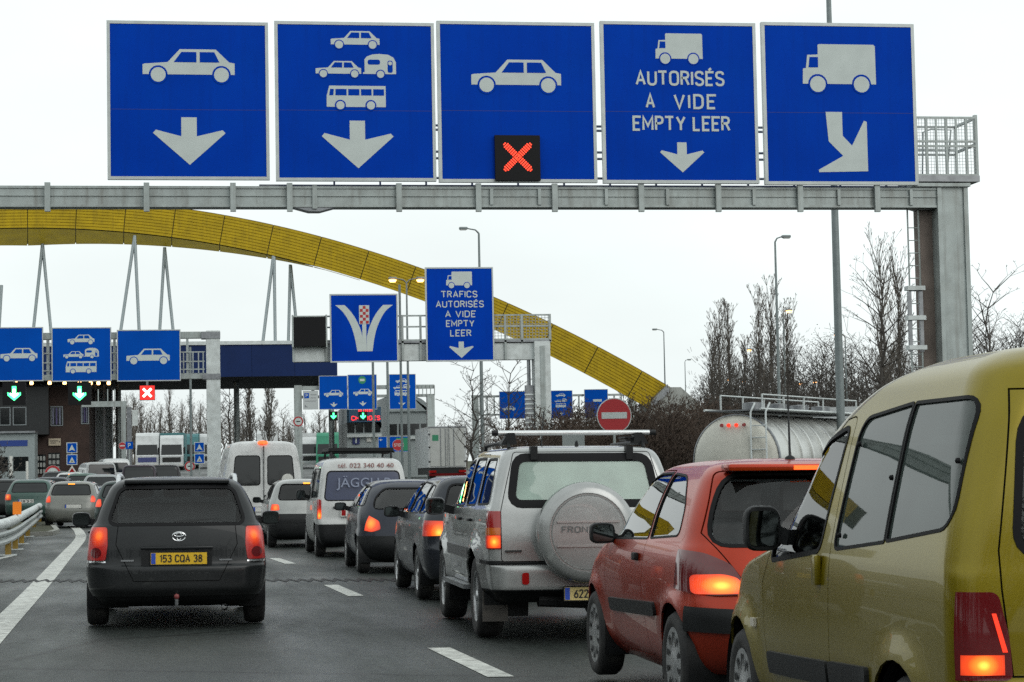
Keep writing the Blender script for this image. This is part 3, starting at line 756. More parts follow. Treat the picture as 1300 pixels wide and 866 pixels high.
# covered spare wheel
SPX, SPZ = -.03, .94
mb = MB(); mb.lathe([(.10, .32), (.0, .40), (-.10, .43), (-.17, .42), (-.205, .375), (-.213, .335), (-.203, .328), (-.203, .318), (-.218, .308), (-.222, .25), (-.225, .001)], 48, 'y', c=(SPX, 0, SPZ))
sp = mb.build('spare_wheel_cover', P, root, 50)
mb = MB()
for dz in (.085, -.12): mb.prism(rpoly([(SPX-.27, SPZ+dz), (SPX+.27, SPZ+dz), (SPX+.27, SPZ+dz+.018), (SPX-.27, SPZ+dz+.018)], .008), -.235, -.21)
mb.build('embossed_rib', P, sp)
EMB = mat('embossed lettering', (.12, .125, .125), .45, .3)
t = link('lettering', text_mesh('FRONTERA', .055, .012, .46, bold=.015), sp, EMB); t.location = (SPX, -.224, SPZ+.0)
t = link('lettering', text_mesh('4x4', .05, .012, .16, bold=.015), sp, EMB); t.location = (SPX+.10, -.222, SPZ-.075)
mb = MB(); mb.tube([(SPX+.035*math.cos(a*math.pi/10)*1.1+.08, -.212, SPZ+.17+.032*math.sin(a*math.pi/10)) for a in range(21)], .005, 6, cap=False)
mb.box(SPX+.05, SPX+.11, -.217, -.205, SPZ+.168, SPZ+.176); mb.build('badge', EMB, sp)
c.plate(.05, .42, .52, .11, '6222', mat('plate faded yellow', (.58, .46, .18), .45), y=-.03, tw=.17, tx=-.115)
MB().box(-.70, -.56, .045, .07, .775, .79).build('name_badge', INK, tg)
for sg in (-1, 1):
    MB().box(sg*.42-.03, sg*.42+.03, .22, .32, 1.56, 1.675).build('tailgate_hinge', BLACK, tg)
    MB().box(min(sg*.62, sg*.84), max(sg*.62, sg*.84), .50, .52, .16, .42).build('mud_flap', mat('mud flap rubber', (.06, .055, .05), .8, dirt=((.16, .14, .12), .7, 6)), root)
    mb = MB(); mb.tube([(sg*.60, y, c.top_z(sg*.60, y)+d) for y, d in ((.5, 0), (.55, .05), (1.3, .05), (2.0, .05), (2.1, 0))], .018, 8); mb.build('roof_rail', BLACK, root, 50)
    c.mirror(2.62, 1.14, sg, .19, .17, mat('dark mirror shell', (.05, .055, .06), .4, coat=.4), .09)
    c.handle(1.25, 1.03, sg); c.handle(1.98, 1.03, sg)
    MB().box(min(sg*.78, sg*.90), max(sg*.78, sg*.90), 1.40, 3.08, .40, .44).build('side_step', STEEL, root)
for v, sg in (('L', -1), ('R', 1)):
    c.strip(1.42, 3.05, .73, .10, sg, mat('grey moulding', (.10, .10, .10), .5), .02)
    c.panel(rpoly([(1.30,.50),(1.78,.50),(1.785,1.62),(1.03,1.62),(1.03,.95)], .06), v, 'door')
    c.panel(rpoly([(1.80,.50),(2.95,.50),(2.95,1.12),(2.42,1.55),(1.795,1.62)], .06), v, 'door')
mb = MB()
for y in (.62,):
    mb.tube([(-.70, y, 1.80), (.68, y, 1.80)], .022, 8)
bar = mb.build('roof_bar', mat('bar aluminium', (.7, .72, .72), .3, .6), root, 50)
for sg in (-1, 1):
    mb = MB(); mb.prism([(sg*.52, 1.70), (sg*.66, 1.70), (sg*.60, 1.80), (sg*.54, 1.80)], .56, .70); mb.build('bar_clamp', BLACK, bar)
    MB().tube([(sg*.68, .62, 1.80), (sg*.735, .62, 1.80)], .024, 8).build('bar_end_cap', BLACK, bar)
mb = MB(); mb.box(.46, .60, .60, .9, 1.725, 1.74); mb.box(.45, .62, .58, .9, 1.75, 1.765); mb.build('carrier_plates', BLACK, bar)
mb = MB(); mb.tube([(-.25, .9, 1.68), (-.21, 1.0, 2.0)], .006, 5); mb.build('aerial', BLACK, root)
MB().lathe([(0, .018), (.04, .012), (.05, .001)], 8, 'z', c=(0, .5, 1.68)).build('washer_nozzle', BLACK, root)
mb = MB(); mb.lathe([(0, .03), (.25, .03)], 12, 'y', c=(.5, .1, .34)); mb.tube([(-.4, .2, .36), (.2, .22, .33), (.5, .3, .36)], .06, 8); mb.build('exhaust_pipe', BLACK, root, 40)
c.cabin(.35, 3.1, .70, .55, 1.12, 2.0, 1.05, h=.66)
c.add_wheels('alloy', .235, spokes=6, rimr=.62, inset=.0)
c.finish()
seat_car(root, 3.46, 17.9, .8)

# ---- red three-door hatchback
root = thing('hatchback_car', 'red three-door hatchback with lit high brake light beside the olive van', 'car')
P = paint('red orange metallic', (.36, .026, .004), .28, .5, .28, .02)
c = Car(root, [(.17,.35,3.5,.62,.2,.05),(.23,.15,3.65,.70,.25,.08),(.31,.04,3.78,.76,.28,.1),(.45,.0,3.83,.795,.3,.1),(.56,.0,3.83,.815,.3,.1),(.63,.03,3.8,.825,.28,.1),
 (.72,.08,3.72,.826,.27,.1),(.86,.12,3.4,.815,.26,.1),(.95,.16,3.05,.795,.26,.1),(1.0,.19,2.8,.77,.26,.1),(1.14,.25,2.6,.725,.24,.1),(1.28,.32,2.35,.665,.22,.1),
 (1.39,.39,2.1,.60,.22,.08),(1.44,.46,1.95,.53,.2,.08),(1.465,.6,1.8,.4,.2,.05),(1.478,.9,1.6,.22,.1,.02),(1.48,1.1,1.5,.08,.05,0)],
 (.60, 3.04), .295, paint=P, flare=(.025, .025), arch=.345, taper=(.05, .10))
c.arches()
c.window(rpoly([(-.65,.985),(.65,.985),(.60,1.20),(.50,1.38),(-.50,1.38),(-.60,1.20)], .10), 'B', glass('hatch rear glass', (.6, .64, .64), .5), .02)
c.window(rpoly([(-.62,1.02),(.62,1.02),(.50,1.36),(-.50,1.36)], .06), 'F', GLASS, .02)
G2 = glow('hatchback brake lamp', .62, .17, .755, .26, lens=(.3, .01, .008), es=3.6, hot=.28, stretch=(.8, .5, 1.6))
G206 = glass('hatch side glass', (.72, .78, .76))
for v in ('L', 'R'):
    c.window(rpoly([(.68,1.03),(1.35,1.0),(1.36,1.385),(1.0,1.37),(.72,1.18)], [.06, .02, .02, .10, .08], 4), v, G206, .012)
    c.window(rpoly([(1.42,.995),(2.55,.97),(2.05,1.30),(1.75,1.385),(1.42,1.39)], [.02, .03, .1, .05, .02], 4), v, G206, .012)
for sg in (-1, 1):
    f = (lambda q: q) if sg < 0 else mir
    ex = [((0, .52, 0), (0, 1, 0))]
    c.lamp(rpoly(f([(-1.0,.91),(-1.0,.83),(-.78,.71),(-.66,.695),(-.50,.70),(-.50,.77),(-.56,.87),(-.68,.93),(-.82,.955),(-1.0,.955)]), .03), 'B',
           [(rpoly(f([(-.76,.70),(-.51,.705),(-.52,.79),(-.60,.815),(-.76,.81)]), .03), G2, 'brake_lamp')], base=REDDARK, extra=ex, lim=.56, off=.014)
    c.cut(rpoly(f([(-1.0,.50),(-.28,.485),(-.28,.60),(-1.0,.645)]), .02), 'B', 'bumper_rubbing_strip', BLACK, .022, .03, extra=[((0, .32, 0), (0, 1, 0))], lim=.36)
tg = c.panel(rpoly([(-.40,.62),(.40,.62),(.52,.80),(.70,1.0),(.56,1.405),(-.56,1.405),(-.70,1.0),(-.52,.80)], .05), 'B', 'tailgate')
o = link('rear_spoiler', rbox(-.53, .53, .33, .52, 1.40, 1.445, .02), tg, P, 40)
MB().box(-.14, .14, .322, .34, 1.408, 1.432).build('high_brake_lamp', LIT, o)
t = link('lettering', text_mesh('PEUGEOT', .038, .006, .25, bold=.02), tg, CHROME); t.location = (-.33, .058, .665)
c.plate(.0, .42, .52, .11, '', PLATEY)
for sg in (-1, 1):
    c.strip(1.05, 2.42, .575, .085, sg, BLACK, .02, slope=-.04)
    dr = c.panel(rpoly([(1.40,.26),(2.55,.24),(2.62,.90),(2.10,1.32),(1.74,1.415),(1.39,1.415)], .06), 'L' if sg < 0 else 'R', 'door')
    c.handle(1.56, .875, sg, BLACK, .10, .05, dr)
    c.mirror(2.42, 1.0, sg, .17, .14, BLACK, .0)
    mb = MB().lathe([(0, .001), (.012, .02), (.016, .001)], 10, 'x', c=(sg*abs(c.side_x(2.85, .68, sg)), 2.85, .68)); mb.build('side_repeater', mat('clear lens', (.7, .65, .55), .2), root, 50)
mb = MB(); mb.tube([(-.05, .72, 1.47), (.0, .92, 1.86)][::1], [.008, .004], 6); ae = mb.build('aerial', BLACK, root)
MB().lathe([(0, .035), (.02, .028), (.03, .01)], 10, 'z', c=(-.05, .72, 1.465)).build('aerial_base', BLACK, ae, 50)
mb = MB(); mb.tube([(.05, .30, 1.0), (.25, .30, 1.02), (.42, .32, 1.03)], [.018, .012, .007], 6); mb.build('rear_wiper', RUBBER, tg)
c.cut([(-.9,.16),(.9,.16),(.9,.25),(-.9,.25)], 'B', 'bumper_skirt', BLACK, -.01, .02, extra=[((0, .4, 0), (0, 1, 0))], lim=.45)
c.cabin(.45, 2.7, .66, .34, .93, 1.72, .85, h=.60)
c.add_wheels('cap', .185, spokes=5, rimr=.68, inset=.01)
c.finish()
seat_car(root, 3.66, 11.6, .3, .03)

# ---- olive van, nearest
root = thing('multi_purpose_van', 'olive gold high-roofed passenger van nearest the camera at the right edge', 'van')
P = paint('olive gold metallic', (.215, .166, .002), .30, .5, .34, .02)
c = Car(root, [(.20,.2,3.8,.72,.1,.02),(.28,.06,4.0,.78,.12,.02),(.40,.0,4.08,.83,.12,.03),(.52,.0,4.1,.85,.12,.03),(.60,.0,4.08,.858,.12,.03),(.64,.03,4.05,.86,.11,.03),(.80,.035,3.95,.862,.10,.03),
 (.92,.04,3.75,.86,.10,.03),(1.0,.045,3.3,.855,.10,.03),(1.06,.05,2.95,.847,.11,.03),(1.2,.06,2.75,.82,.12,.03),(1.4,.08,2.48,.775,.14,.03),(1.56,.10,2.2,.735,.16,.03),(1.66,.12,1.98,.70,.18,.03),
 (1.745,.14,1.7,.66,.20,.03),(1.80,.19,1.45,.59,.20,.03),(1.838,.26,1.25,.48,.2,.02),(1.855,.42,1.0,.3,.15,.02),(1.86,.55,.8,.1,.05,0)],
 (.68, 3.35), .305, paint=P, flare=(.02, .03), arch=.365, taper=(.03, .10), nside=36)
c.arches()
GVN = glow('van brake lamp', .735, .05, .70, .14, lens=(.3, .01, .008), es=3.6, hot=.3, stretch=(1, .4, 1.3))
GV = glass('van side glass', (.50, .58, .56), .62, .015, .18, (.28, .36, .33))
for v in ('L', 'R'):
    c.window(rpoly([(.175,1.185),(.86,1.12),(.86,1.645),(.215,1.645)], [.10, .01, .01, .08], 5), v, GV, .014)
    c.window(rpoly([(.895,1.115),(1.56,1.065),(1.50,1.60),(.895,1.645)], [.01, .05, .10, .01], 5), v, GV, .014)
    c.window(rpoly([(1.78,1.055),(2.62,.985),(2.60,1.03),(2.05,1.50),(1.68,1.57)], [.06, .05, .03, .15, .05], 5), v, glass('van door glass', (.6, .66, .65), .75), .022)
c.window(rpoly([(-.585,1.10),(-.06,1.10),(-.06,1.60),(-.535,1.60)], [.08, .08, .08, .12], 5), 'B', GLASSD, .03)
c.window(rpoly([(-.68,1.10),(.68,1.10),(.58,1.58),(-.58,1.58)], .06), 'F', GLASS, .02)
c.window(rpoly(mir([(-.585,1.10),(-.06,1.10),(-.06,1.60),(-.535,1.60)]), [.08, .08, .08, .12], 5), 'B', GLASSD, .03)
for sg in (-1, 1):
    f = (lambda q: q) if sg < 0 else mir
    ex = [((0, .10, 0), (0, 1, 0))]
    c.lamp(rpoly(f([(-1.0,.645),(-.63,.645),(-.64,.80),(-.675,.955),(-1.0,.955)]), .03), 'B',
           [(f([(-.80,.665),(-.66,.665),(-.66,.735),(-.80,.735)]), GVN, 'brake_lamp'),
            (f([(-.665,.745),(-.648,.745),(-.685,.88),(-.70,.88)]), LITRED, 'side_lamp')], base=REDDARK, extra=ex, lim=.13, off=.012)
    c.strip(1.05, 1.60, .56, .10, sg, BLACK, .02, slope=-.02, name='side_moulding')
    c.strip(1.64, 2.72, .535, .10, sg, BLACK, .02, slope=-.04, name='side_moulding')
    dr = c.panel(rpoly([(1.62,.36),(2.78,.36),(2.84,.92),(2.62,1.06),(2.06,1.58),(1.60,1.63)], .06), 'L' if sg < 0 else 'R', 'door')
    c.handle(1.76, .965, sg, P, .07, .13, dr)
    c.mirror(2.40, 1.13, sg, .17, .21, BLACK, .03)
    MB().box(min(sg*c.side_x(3.0,.66,1), sg*(c.side_x(3.0,.66,1)+.015)), max(sg*c.side_x(3.0,.66,1), sg*(c.side_x(3.0,.66,1)+.015)), 2.98, 3.05, .64, .68).build('side_repeater', mat('clear lens', (.7, .65, .55), .2), root)
    # window catches
    for yy_, zz_ in ((1.49, 1.12), (1.46, 1.50), (.93, 1.36), (.22, 1.42)):
        x = c.side_x(yy_, zz_, sg)
        MB().lathe([(0, .012), (sg*.012, .010), (sg*.016, .001)], 10, 'x', c=(x+sg*.001, yy_, zz_)).build('window_catch', RUBBER, root, 50)
c.cut([(-.9,.2),(.9,.2),(.9,.62),(-.9,.62)], 'B', 'rear_bumper', BLACK, .03, .04, extra=[((0, .30, 0), (0, 1, 0))], lim=.34)
c.panel([(-.63,.655),(-.006,.655),(-.006,1.68),(-.58,1.68),(-.665,1.1),(-.66,.96)], 'B', 'rear_door')
c.panel([(.63,.655),(.006,.655),(.006,1.68),(.58,1.68),(.665,1.1),(.66,.96)], 'B', 'rear_door')
c.plate(0, .5, .52, .11, '', PLATEY, y=-.04)
c.cabin(.25, 2.95, .70, .42, .97, 1.75, .85, h=.68)
c.add_wheels('cap', .195, spokes=5, rimr=.66)
c.finish()
seat_car(root, 3.52, 7.1, 2.0, .03)
# ---- the cars farther up the queue share one builder
T_HATCH = [(.17,.30,3.5,.62,.2,.05),(.25,.06,3.72,.74,.25,.08),(.42,.0,3.83,.80,.27,.1),(.58,.0,3.82,.82,.27,.1),(.72,.06,3.7,.825,.25,.1),(.88,.10,3.35,.815,.24,.1),(.97,.14,2.95,.79,.24,.1),
 (1.12,.23,2.62,.73,.22,.1),(1.27,.32,2.3,.665,.2,.1),(1.36,.40,2.05,.59,.2,.08),(1.41,.52,1.85,.47,.2,.06),(1.43,.8,1.65,.26,.1,.02),(1.433,1.0,1.5,.08,.05,0)]
T_ROUND = [(.17,.34,3.3,.60,.25,.06),(.25,.10,3.5,.72,.32,.12),(.42,.0,3.62,.79,.36,.14),(.58,.03,3.6,.81,.36,.14),(.72,.07,3.5,.81,.36,.14),(.86,.12,3.2,.80,.36,.14),(.97,.18,2.85,.77,.36,.14),
 (1.10,.28,2.6,.71,.33,.14),(1.24,.42,2.3,.63,.3,.12),(1.33,.56,2.05,.54,.28,.1),(1.38,.72,1.85,.42,.25,.08),(1.40,.95,1.65,.24,.15,.03),(1.403,1.1,1.5,.08,.05,0)]
T_BOXVAN = [(.20,.2,3.8,.72,.1,.02),(.30,.03,4.0,.80,.1,.02),(.45,.0,4.05,.84,.1,.02),(.60,.0,4.05,.85,.09,.02),(.72,.03,4.0,.855,.08,.02),(.90,.03,3.7,.855,.08,.02),(1.02,.04,3.2,.85,.08,.02),
 (1.2,.06,2.9,.83,.09,.02),(1.45,.09,2.5,.80,.10,.02),(1.65,.13,2.2,.755,.12,.02),(1.74,.17,2.0,.70,.14,.02),(1.79,.25,1.8,.58,.15,.02),(1.81,.5,1.5,.35,.12,.02),(1.815,.8,1.3,.1,.05,0)]
T_BIGVAN = [(.28,.2,5.0,.78,.1,.02),(.36,.03,5.2,.88,.1,.02),(.50,.0,5.3,.93,.1,.02),(.64,.0,5.3,.95,.09,.02),(.85,.02,5.2,.965,.08,.02),(1.10,.025,4.8,.965,.08,.02),(1.3,.03,4.3,.955,.08,.02),
 (1.55,.045,4.0,.93,.08,.02),(1.85,.07,3.6,.89,.09,.02),(2.1,.10,3.3,.845,.10,.02),(2.24,.13,3.1,.79,.13,.02),(2.31,.2,2.9,.67,.15,.02),(2.34,.4,2.6,.45,.12,.02),(2.345,.8,2.2,.1,.05,0)]
T_ESTATE = [(.20,.28,4.2,.66,.2,.02),(.27,.06,4.45,.79,.22,.05),(.42,.0,4.5,.845,.24,.08),(.58,.0,4.5,.865,.24,.08),(.66,.05,4.4,.868,.22,.06),(.85,.07,4.1,.86,.2,.06),(.97,.09,3.6,.83,.2,.06),
 (1.10,.18,3.2,.77,.18,.06),(1.26,.28,2.85,.69,.16,.05),(1.37,.37,2.5,.61,.14,.05),(1.42,.47,2.25,.5,.14,.04),(1.44,.75,2.0,.28,.12,.03),(1.443,1.0,1.8,.1,.05,.01)]
def quick(name, label, cat, tmpl, P, x, y, head, wr=.295, axles=None, sc=(1, 1, 1), win=None, side=None, lamp=None, glowc=None, pl=None, bump=.0, group=None,
          sub=3, nside=18, glassm=None, mirrors=None, hb=None, grey_bumper=True, wheelstyle='cap', paneR=None, dz=0.):
    root = thing(name, label, cat, group=group)
    rows = [(z*sc[2], yr*sc[1], yf*sc[1], w*sc[0], rr, br) for z, yr, yf, w, rr, br in tmpl]
    L = max(r[2] for r in rows)
    ax = axles or (.17*L, .80*L)
    c = Car(root, rows, ax, wr, tread=.19, paint=P, sub=sub, nside=nside, flare=(.015, .015))
    c.arches()
    gm = glassm or DARKPANE
    for i, p in enumerate(win or []): c.window(rpoly(p, .07, 3), 'B', (paneR or gm) if not isinstance(paneR, list) else paneR[i], .02)
    for p in (side or []):
        for v in ('L', 'R'): c.window(rpoly(p, .05, 2), v, gm, .015)
    if lamp:
        g = glow(name+' lamp glow', *glowc[0], glowc[1], es=glowc[2], hot=.28)
        for sg in (-1, 1):
            f = (lambda q: q) if sg < 0 else mir
            c.cut(rpoly(f(lamp), .03, 3), 'B', 'tail_light', g, .008, .02, extra=[((0, .28, 0), (0, 1, 0))], lim=.34)
    if bump: c.cut([(-1.2, rows[0][0]), (1.2, rows[0][0]), (1.2, bump), (-1.2, bump)], 'B', 'rear_bumper', BLACK if grey_bumper else P, .012, .02, extra=[((0, .45, 0), (0, 1, 0))], lim=.5)
    if pl: c.plate(*pl)
    if hb:
        yy = c.rear_y(0, hb[0]); MB().box(-hb[1], hb[1], yy-.02, yy+.03, hb[0]-.015, hb[0]+.015).build('high_brake_lamp', LITHOT if hb[2] else REDLENS, root)
    if mirrors:
        for sg in (-1, 1): c.mirror(mirrors[0], mirrors[1], sg, mirrors[2], mirrors[3], BLACK, .05)
    c.add_wheels(wheelstyle, .19)
    c.finish()
    seat_car(root, x, y, head, dz)
    return root, c
SIDE_H = [[(.50,1.02),(1.25,1.0),(1.25,1.31),(.72,1.28)], [(1.33,1.0),(2.45,.985),(1.95,1.30),(1.33,1.32)]]
SIDE_E = [[(.40,1.02),(.95,1.01),(.95,1.33),(.58,1.31)], [(1.03,1.01),(1.95,1.0),(1.92,1.36),(1.03,1.34)], [(2.03,1.0),(2.95,.99),(2.5,1.30),(2.0,1.36)]]
def prj(px, d, off=0.):
    """place on the road under a photo column at depth d"""
    p = CP + ray(px, 605)*d; return p.x+off, p.y
# dark hatchback ahead of the off-roader
NAVY = paint('blue black metallic', (.022, .026, .034), .30, .2, .8, .2)
quick('hatchback_car', 'blue-black hatchback squeezed between the silver four-wheel-drive and the small rounded car', 'car', T_ESTATE, NAVY, 3.62, 24.1, .6, .31,
      axles=(.85, 3.45), win=[[(-.60,1.0),(.60,1.0),(.50,1.33),(-.50,1.33)]], side=SIDE_E,
      lamp=[(-1.0,.74),(-.52,.76),(-.50,.84),(-.60,.92),(-1.0,.93)], glowc=((.66, .10, .79), .30, 2.6), pl=(0, .62, .52, .11, '', PLATEW), sub=4, nside=26, mirrors=(2.6, 1.0, .20, .14), glassm=GLASSD, wheelstyle='alloy')
KAB = paint('navy blue paint', (.018, .022, .035), .28, .1, .8, .2)
rt, c = quick('rounded_small_car', 'small rounded navy hatchback with lit orange lamp behind the white lettered van', 'car', T_ROUND, KAB, 3.48, 31.6, .4, .28,
      axles=(.62, 3.05), win=[[(-.56,.97),(.56,.97),(.52,1.12),(.38,1.26),(-.38,1.26),(-.52,1.12)]], side=SIDE_H,
      lamp=[(-1.0,.70),(-.60,.62),(-.47,.66),(-.49,.78),(-.66,.88),(-1.0,.88)], glowc=((.64, .17, .76), .30, 3.4), pl=(.0, .52, .5, .11, '', PLATEW), bump=.56, sub=4, nside=22, mirrors=(2.35, .98, .19, .13), glassm=GLASS)
MB().box(-.36, -.24, .115, .15, .60, .65).build('reflector', PLATEW, rt)
WHT = paint('white van paint', (.55, .56, .55), .38, 0, .5, .35)
rt, c = quick('small_van', 'small white van with blue lettered rear window and telephone number', 'van', T_BOXVAN, WHT, 3.36, 38.6, -.3, .30,
      axles=(.72, 3.3), win=[[(-.70,1.04),(.70,1.04),(.64,1.55),(-.64,1.55)]], side=[[(1.75,1.06),(2.75,1.02),(2.25,1.45),(1.75,1.6)], [(.3,1.1),(1.6,1.08),(1.6,1.6),(.34,1.6)]],
      lamp=[(-1.0,.70),(-.765,.70),(-.765,1.05),(-1.0,1.05)], glowc=((.82, .06, .76), .20, 3.4), bump=.60, sub=3, nside=20, mirrors=(2.5, 1.12, .18, .20),
      paneR=mat('dark blue film', (.035, .045, .095), .25, spec=.5))
t = link('lettering', text_mesh('JÄGGLI P', .17, .004, .98, bold=.005), rt, mat('pale blue letters', (.22, .25, .34), .5)); t.location = (0.0, .025, 1.27)
t.rotation_euler = (R(-6), 0, 0)
t = link('lettering', text_mesh('tél. 022 340 40 40', .085, .004, 1.02), rt, mat('red brown letters', (.20, .06, .05), .5)); t.location = (.05, .10, 1.625); t.rotation_euler = (R(-20), 0, 0)
pl_ = MB().box(-.42, .0, -.02, .03, .74, .87).build('number_plate', PLATEW, rt)
t = link('lettering', text_mesh('GE', .085, .003, .12), pl_, INK); t.location = (-.17, -.024, .762)
MB().box(-.405, -.33, -.023, -.01, .755, .855).build('coat_of_arms', REDLENS, pl_)
MB().box(-.55, -.12, .0, .035, .89, .92).build('plate_lamp_bar', BLACK, rt)
mb = MB()
for xx in (-.55, .55): mb.tube([(xx, .45, 1.80), (xx, .5, 1.90), (xx, 2.0, 1.90), (xx, 2.1, 1.80)], .02, 6)
for yy_ in (.55, 1.0, 1.5, 1.95): mb.tube([(-.62, yy_, 1.915), (.62, yy_, 1.915)], .022, 6)
mb.box(-.60, .60, .5, 2.0, 1.93, 1.99); mb.build('roof_rack', BLACK, rt)
SIL = paint('pale silver paint', (.34, .35, .34), .33, .3, .6, .3)
quick('hatchback_car', 'pale silver hatchback with dark bumper just behind the tall white van', 'car', T_HATCH, SIL, 2.72, 44.6, -1.0, .28,
      win=[[(-.60,1.0),(.60,1.0),(.52,1.31),(-.52,1.31)]], side=SIDE_H, lamp=[(-1.0,.76),(-.58,.78),(-.60,.90),(-1.0,.91)], glowc=((.70, .13, .845), .26, 3.6), pl=(.20, .50, .5, .11, '204', PLATEY, True, 0, 'number_plate', None, .14, -.12), bump=.70, hb=(1.34, .07, 1), mirrors=(2.4, .98, .18, .13), glassm=GLASSD)
WH2 = paint('white tall van paint', (.62, .63, .62), .4, 0, .4, .4)
rt, c = quick('delivery_van', 'tall white panel van with two dark rear door windows and lit roof lamp', 'van', T_BIGVAN, WH2, 2.06, 50.8, -1.2, .34,
      axles=(1.0, 4.3), win=[[(-.72,1.30),(-.10,1.30),(-.10,1.98),(-.66,1.98)], [(.10,1.30),(.72,1.30),(.66,1.98),(.10,1.98)]], side=[[(3.4,1.30),(4.1,1.28),(3.5,1.95),(3.38,1.95)]],
      lamp=[(-1.1,.82),(-.86,.82),(-.86,1.18),(-1.1,1.18)], glowc=((.92, .05, 1.0), .25, 1.2), bump=.58, pl=(0, .72, .5, .11, '', PLATEW), sub=3, nside=20)
MB().box(-.006, .006, .0, .16, .64, 2.22).build('rear_door_gap', GAP, rt)
MB().lathe([(0, .001), (.004, .14), (.01, .14)], 20, 'y', c=(.56, .03, 1.42)).build('round_sticker', PLATEW, rt)
MB().lathe([(0, .12), (.04, .12), (.07, .10), (.08, .001)], 16, 'z', c=(-.02, .18, 2.27)).build('roof_brake_lamp', LIT, rt, 50)
for sg in (-1, 1):
    for zz in (.9, 1.25, 1.95): MB().box(min(sg*.90, sg*.93), max(sg*.90, sg*.93), .0, .12, zz-.04, zz+.04).build('door_hinge', STEEL, rt)
MB().box(.02, .14, -.02, .03, .98, 1.06).build('door_handle', BLACK, rt)
# ---- cars filing off to the left
def far(label, tmpl, col, px, d, head, lampz=.83, pl=None, hb=None, sc=(1, 1, 1), cat='car', name='queueing_car', es=3.2, group='cars queueing for the left booth', H=True, metal=.2):
    pn = 'paint %.3f %.3f %.3f' % col
    x, y = prj(px, d)
    return quick(name, label, cat, tmpl, MATS.get(pn) or paint(pn, col, .33, metal, .6, .2), x, y, head, .29, sc=sc, win=[[(-.60,1.01),(.60,1.01),(.52,1.31),(-.52,1.31)]] if tmpl is not T_BOXVAN else [[(-.68,1.06),(.68,1.06),(.62,1.58),(-.62,1.58)]],
          side=SIDE_H if tmpl is T_HATCH else SIDE_E, lamp=[(-1.0,lampz-.10),(-.60,lampz-.10),(-.62,lampz+.10),(-1.0,lampz+.10)], glowc=((.74, .12, lampz+.02), .30, es), pl=pl, bump=.45, hb=hb, sub=2, nside=14, group=group, grey_bumper=False)
far('silver hatchback with one lit lamp left of the dark grey estate car', T_HATCH, (.19, .195, .175), 88, 65, 5.0, .88, (.1, .66, .5, .11, '', PLATEW), hb=(1.34, .10, 1))
far('dark green hatchback half hidden behind the dark grey estate car', T_HATCH, (.02, .04, .035), 158, 54, 3.0, .86, hb=None)
far('dark blue car whose roof stands behind the guardrail bend', T_HATCH, (.02, .025, .03), 62, 78, 3.0, .85, es=3.0)
far('silver grey car with white plate behind the guardrail', T_ESTATE, (.035, .085, .07), 36, 72, 4.0, .84, (-.1, .70, .52, .13, '1833', PLATEW), es=1.6)
far('dark car cut by the left edge of the picture', T_HATCH, (.025, .03, .03), 2, 74, 3.0, .86, es=2.2)
far('dark hatchback with bright brake lights in front of the booth doors', T_HATCH, (.03, .035, .035), 72, 96, -1.0, .95, es=3.6)
far('small white hatchback waiting under the arrow signs of the brick building', T_HATCH, (.55, .56, .55), 90, 92, 0, .9, hb=(1.34, .14, 1), es=2.0)
far('dark green estate car in front of the silver rounded van', T_ESTATE, (.04, .09, .07), 104, 88, 0, .9, es=.6)
far('grey estate car whose roof shows over the dark estate', T_ESTATE, (.25, .27, .27), 128, 84, 0, .9, es=.6)
far('silver rounded people carrier beyond the queue at left', T_BOXVAN, (.45, .46, .46), 129, 110, -14, .9, sc=(1, 1, .96), es=.3, cat='van', group='cars under the toll canopy')
far('white four-wheel-drive with roof light bar under the canopy', T_BOXVAN, (.5, .52, .52), 148, 122, -10, .9, sc=(1.04, 1.05, 1.02), es=.3, group='cars under the toll canopy')
far('black car with lit brake lights in front of the left white truck', T_BOXVAN, (.03, .02, .03), 176, 98, 0, .9, sc=(1, 1, .93), es=3.0, group='cars under the toll canopy')
far('black car in front of the right white truck', T_BOXVAN, (.025, .022, .025), 207, 102, 0, .9, sc=(1, 1, .91), es=2.2, group='cars under the toll canopy')
far('teal car showing its roof behind the red hatchback', T_ESTATE, (.10, .17, .17), 868, 34, 2, .9, es=.5, group=None)
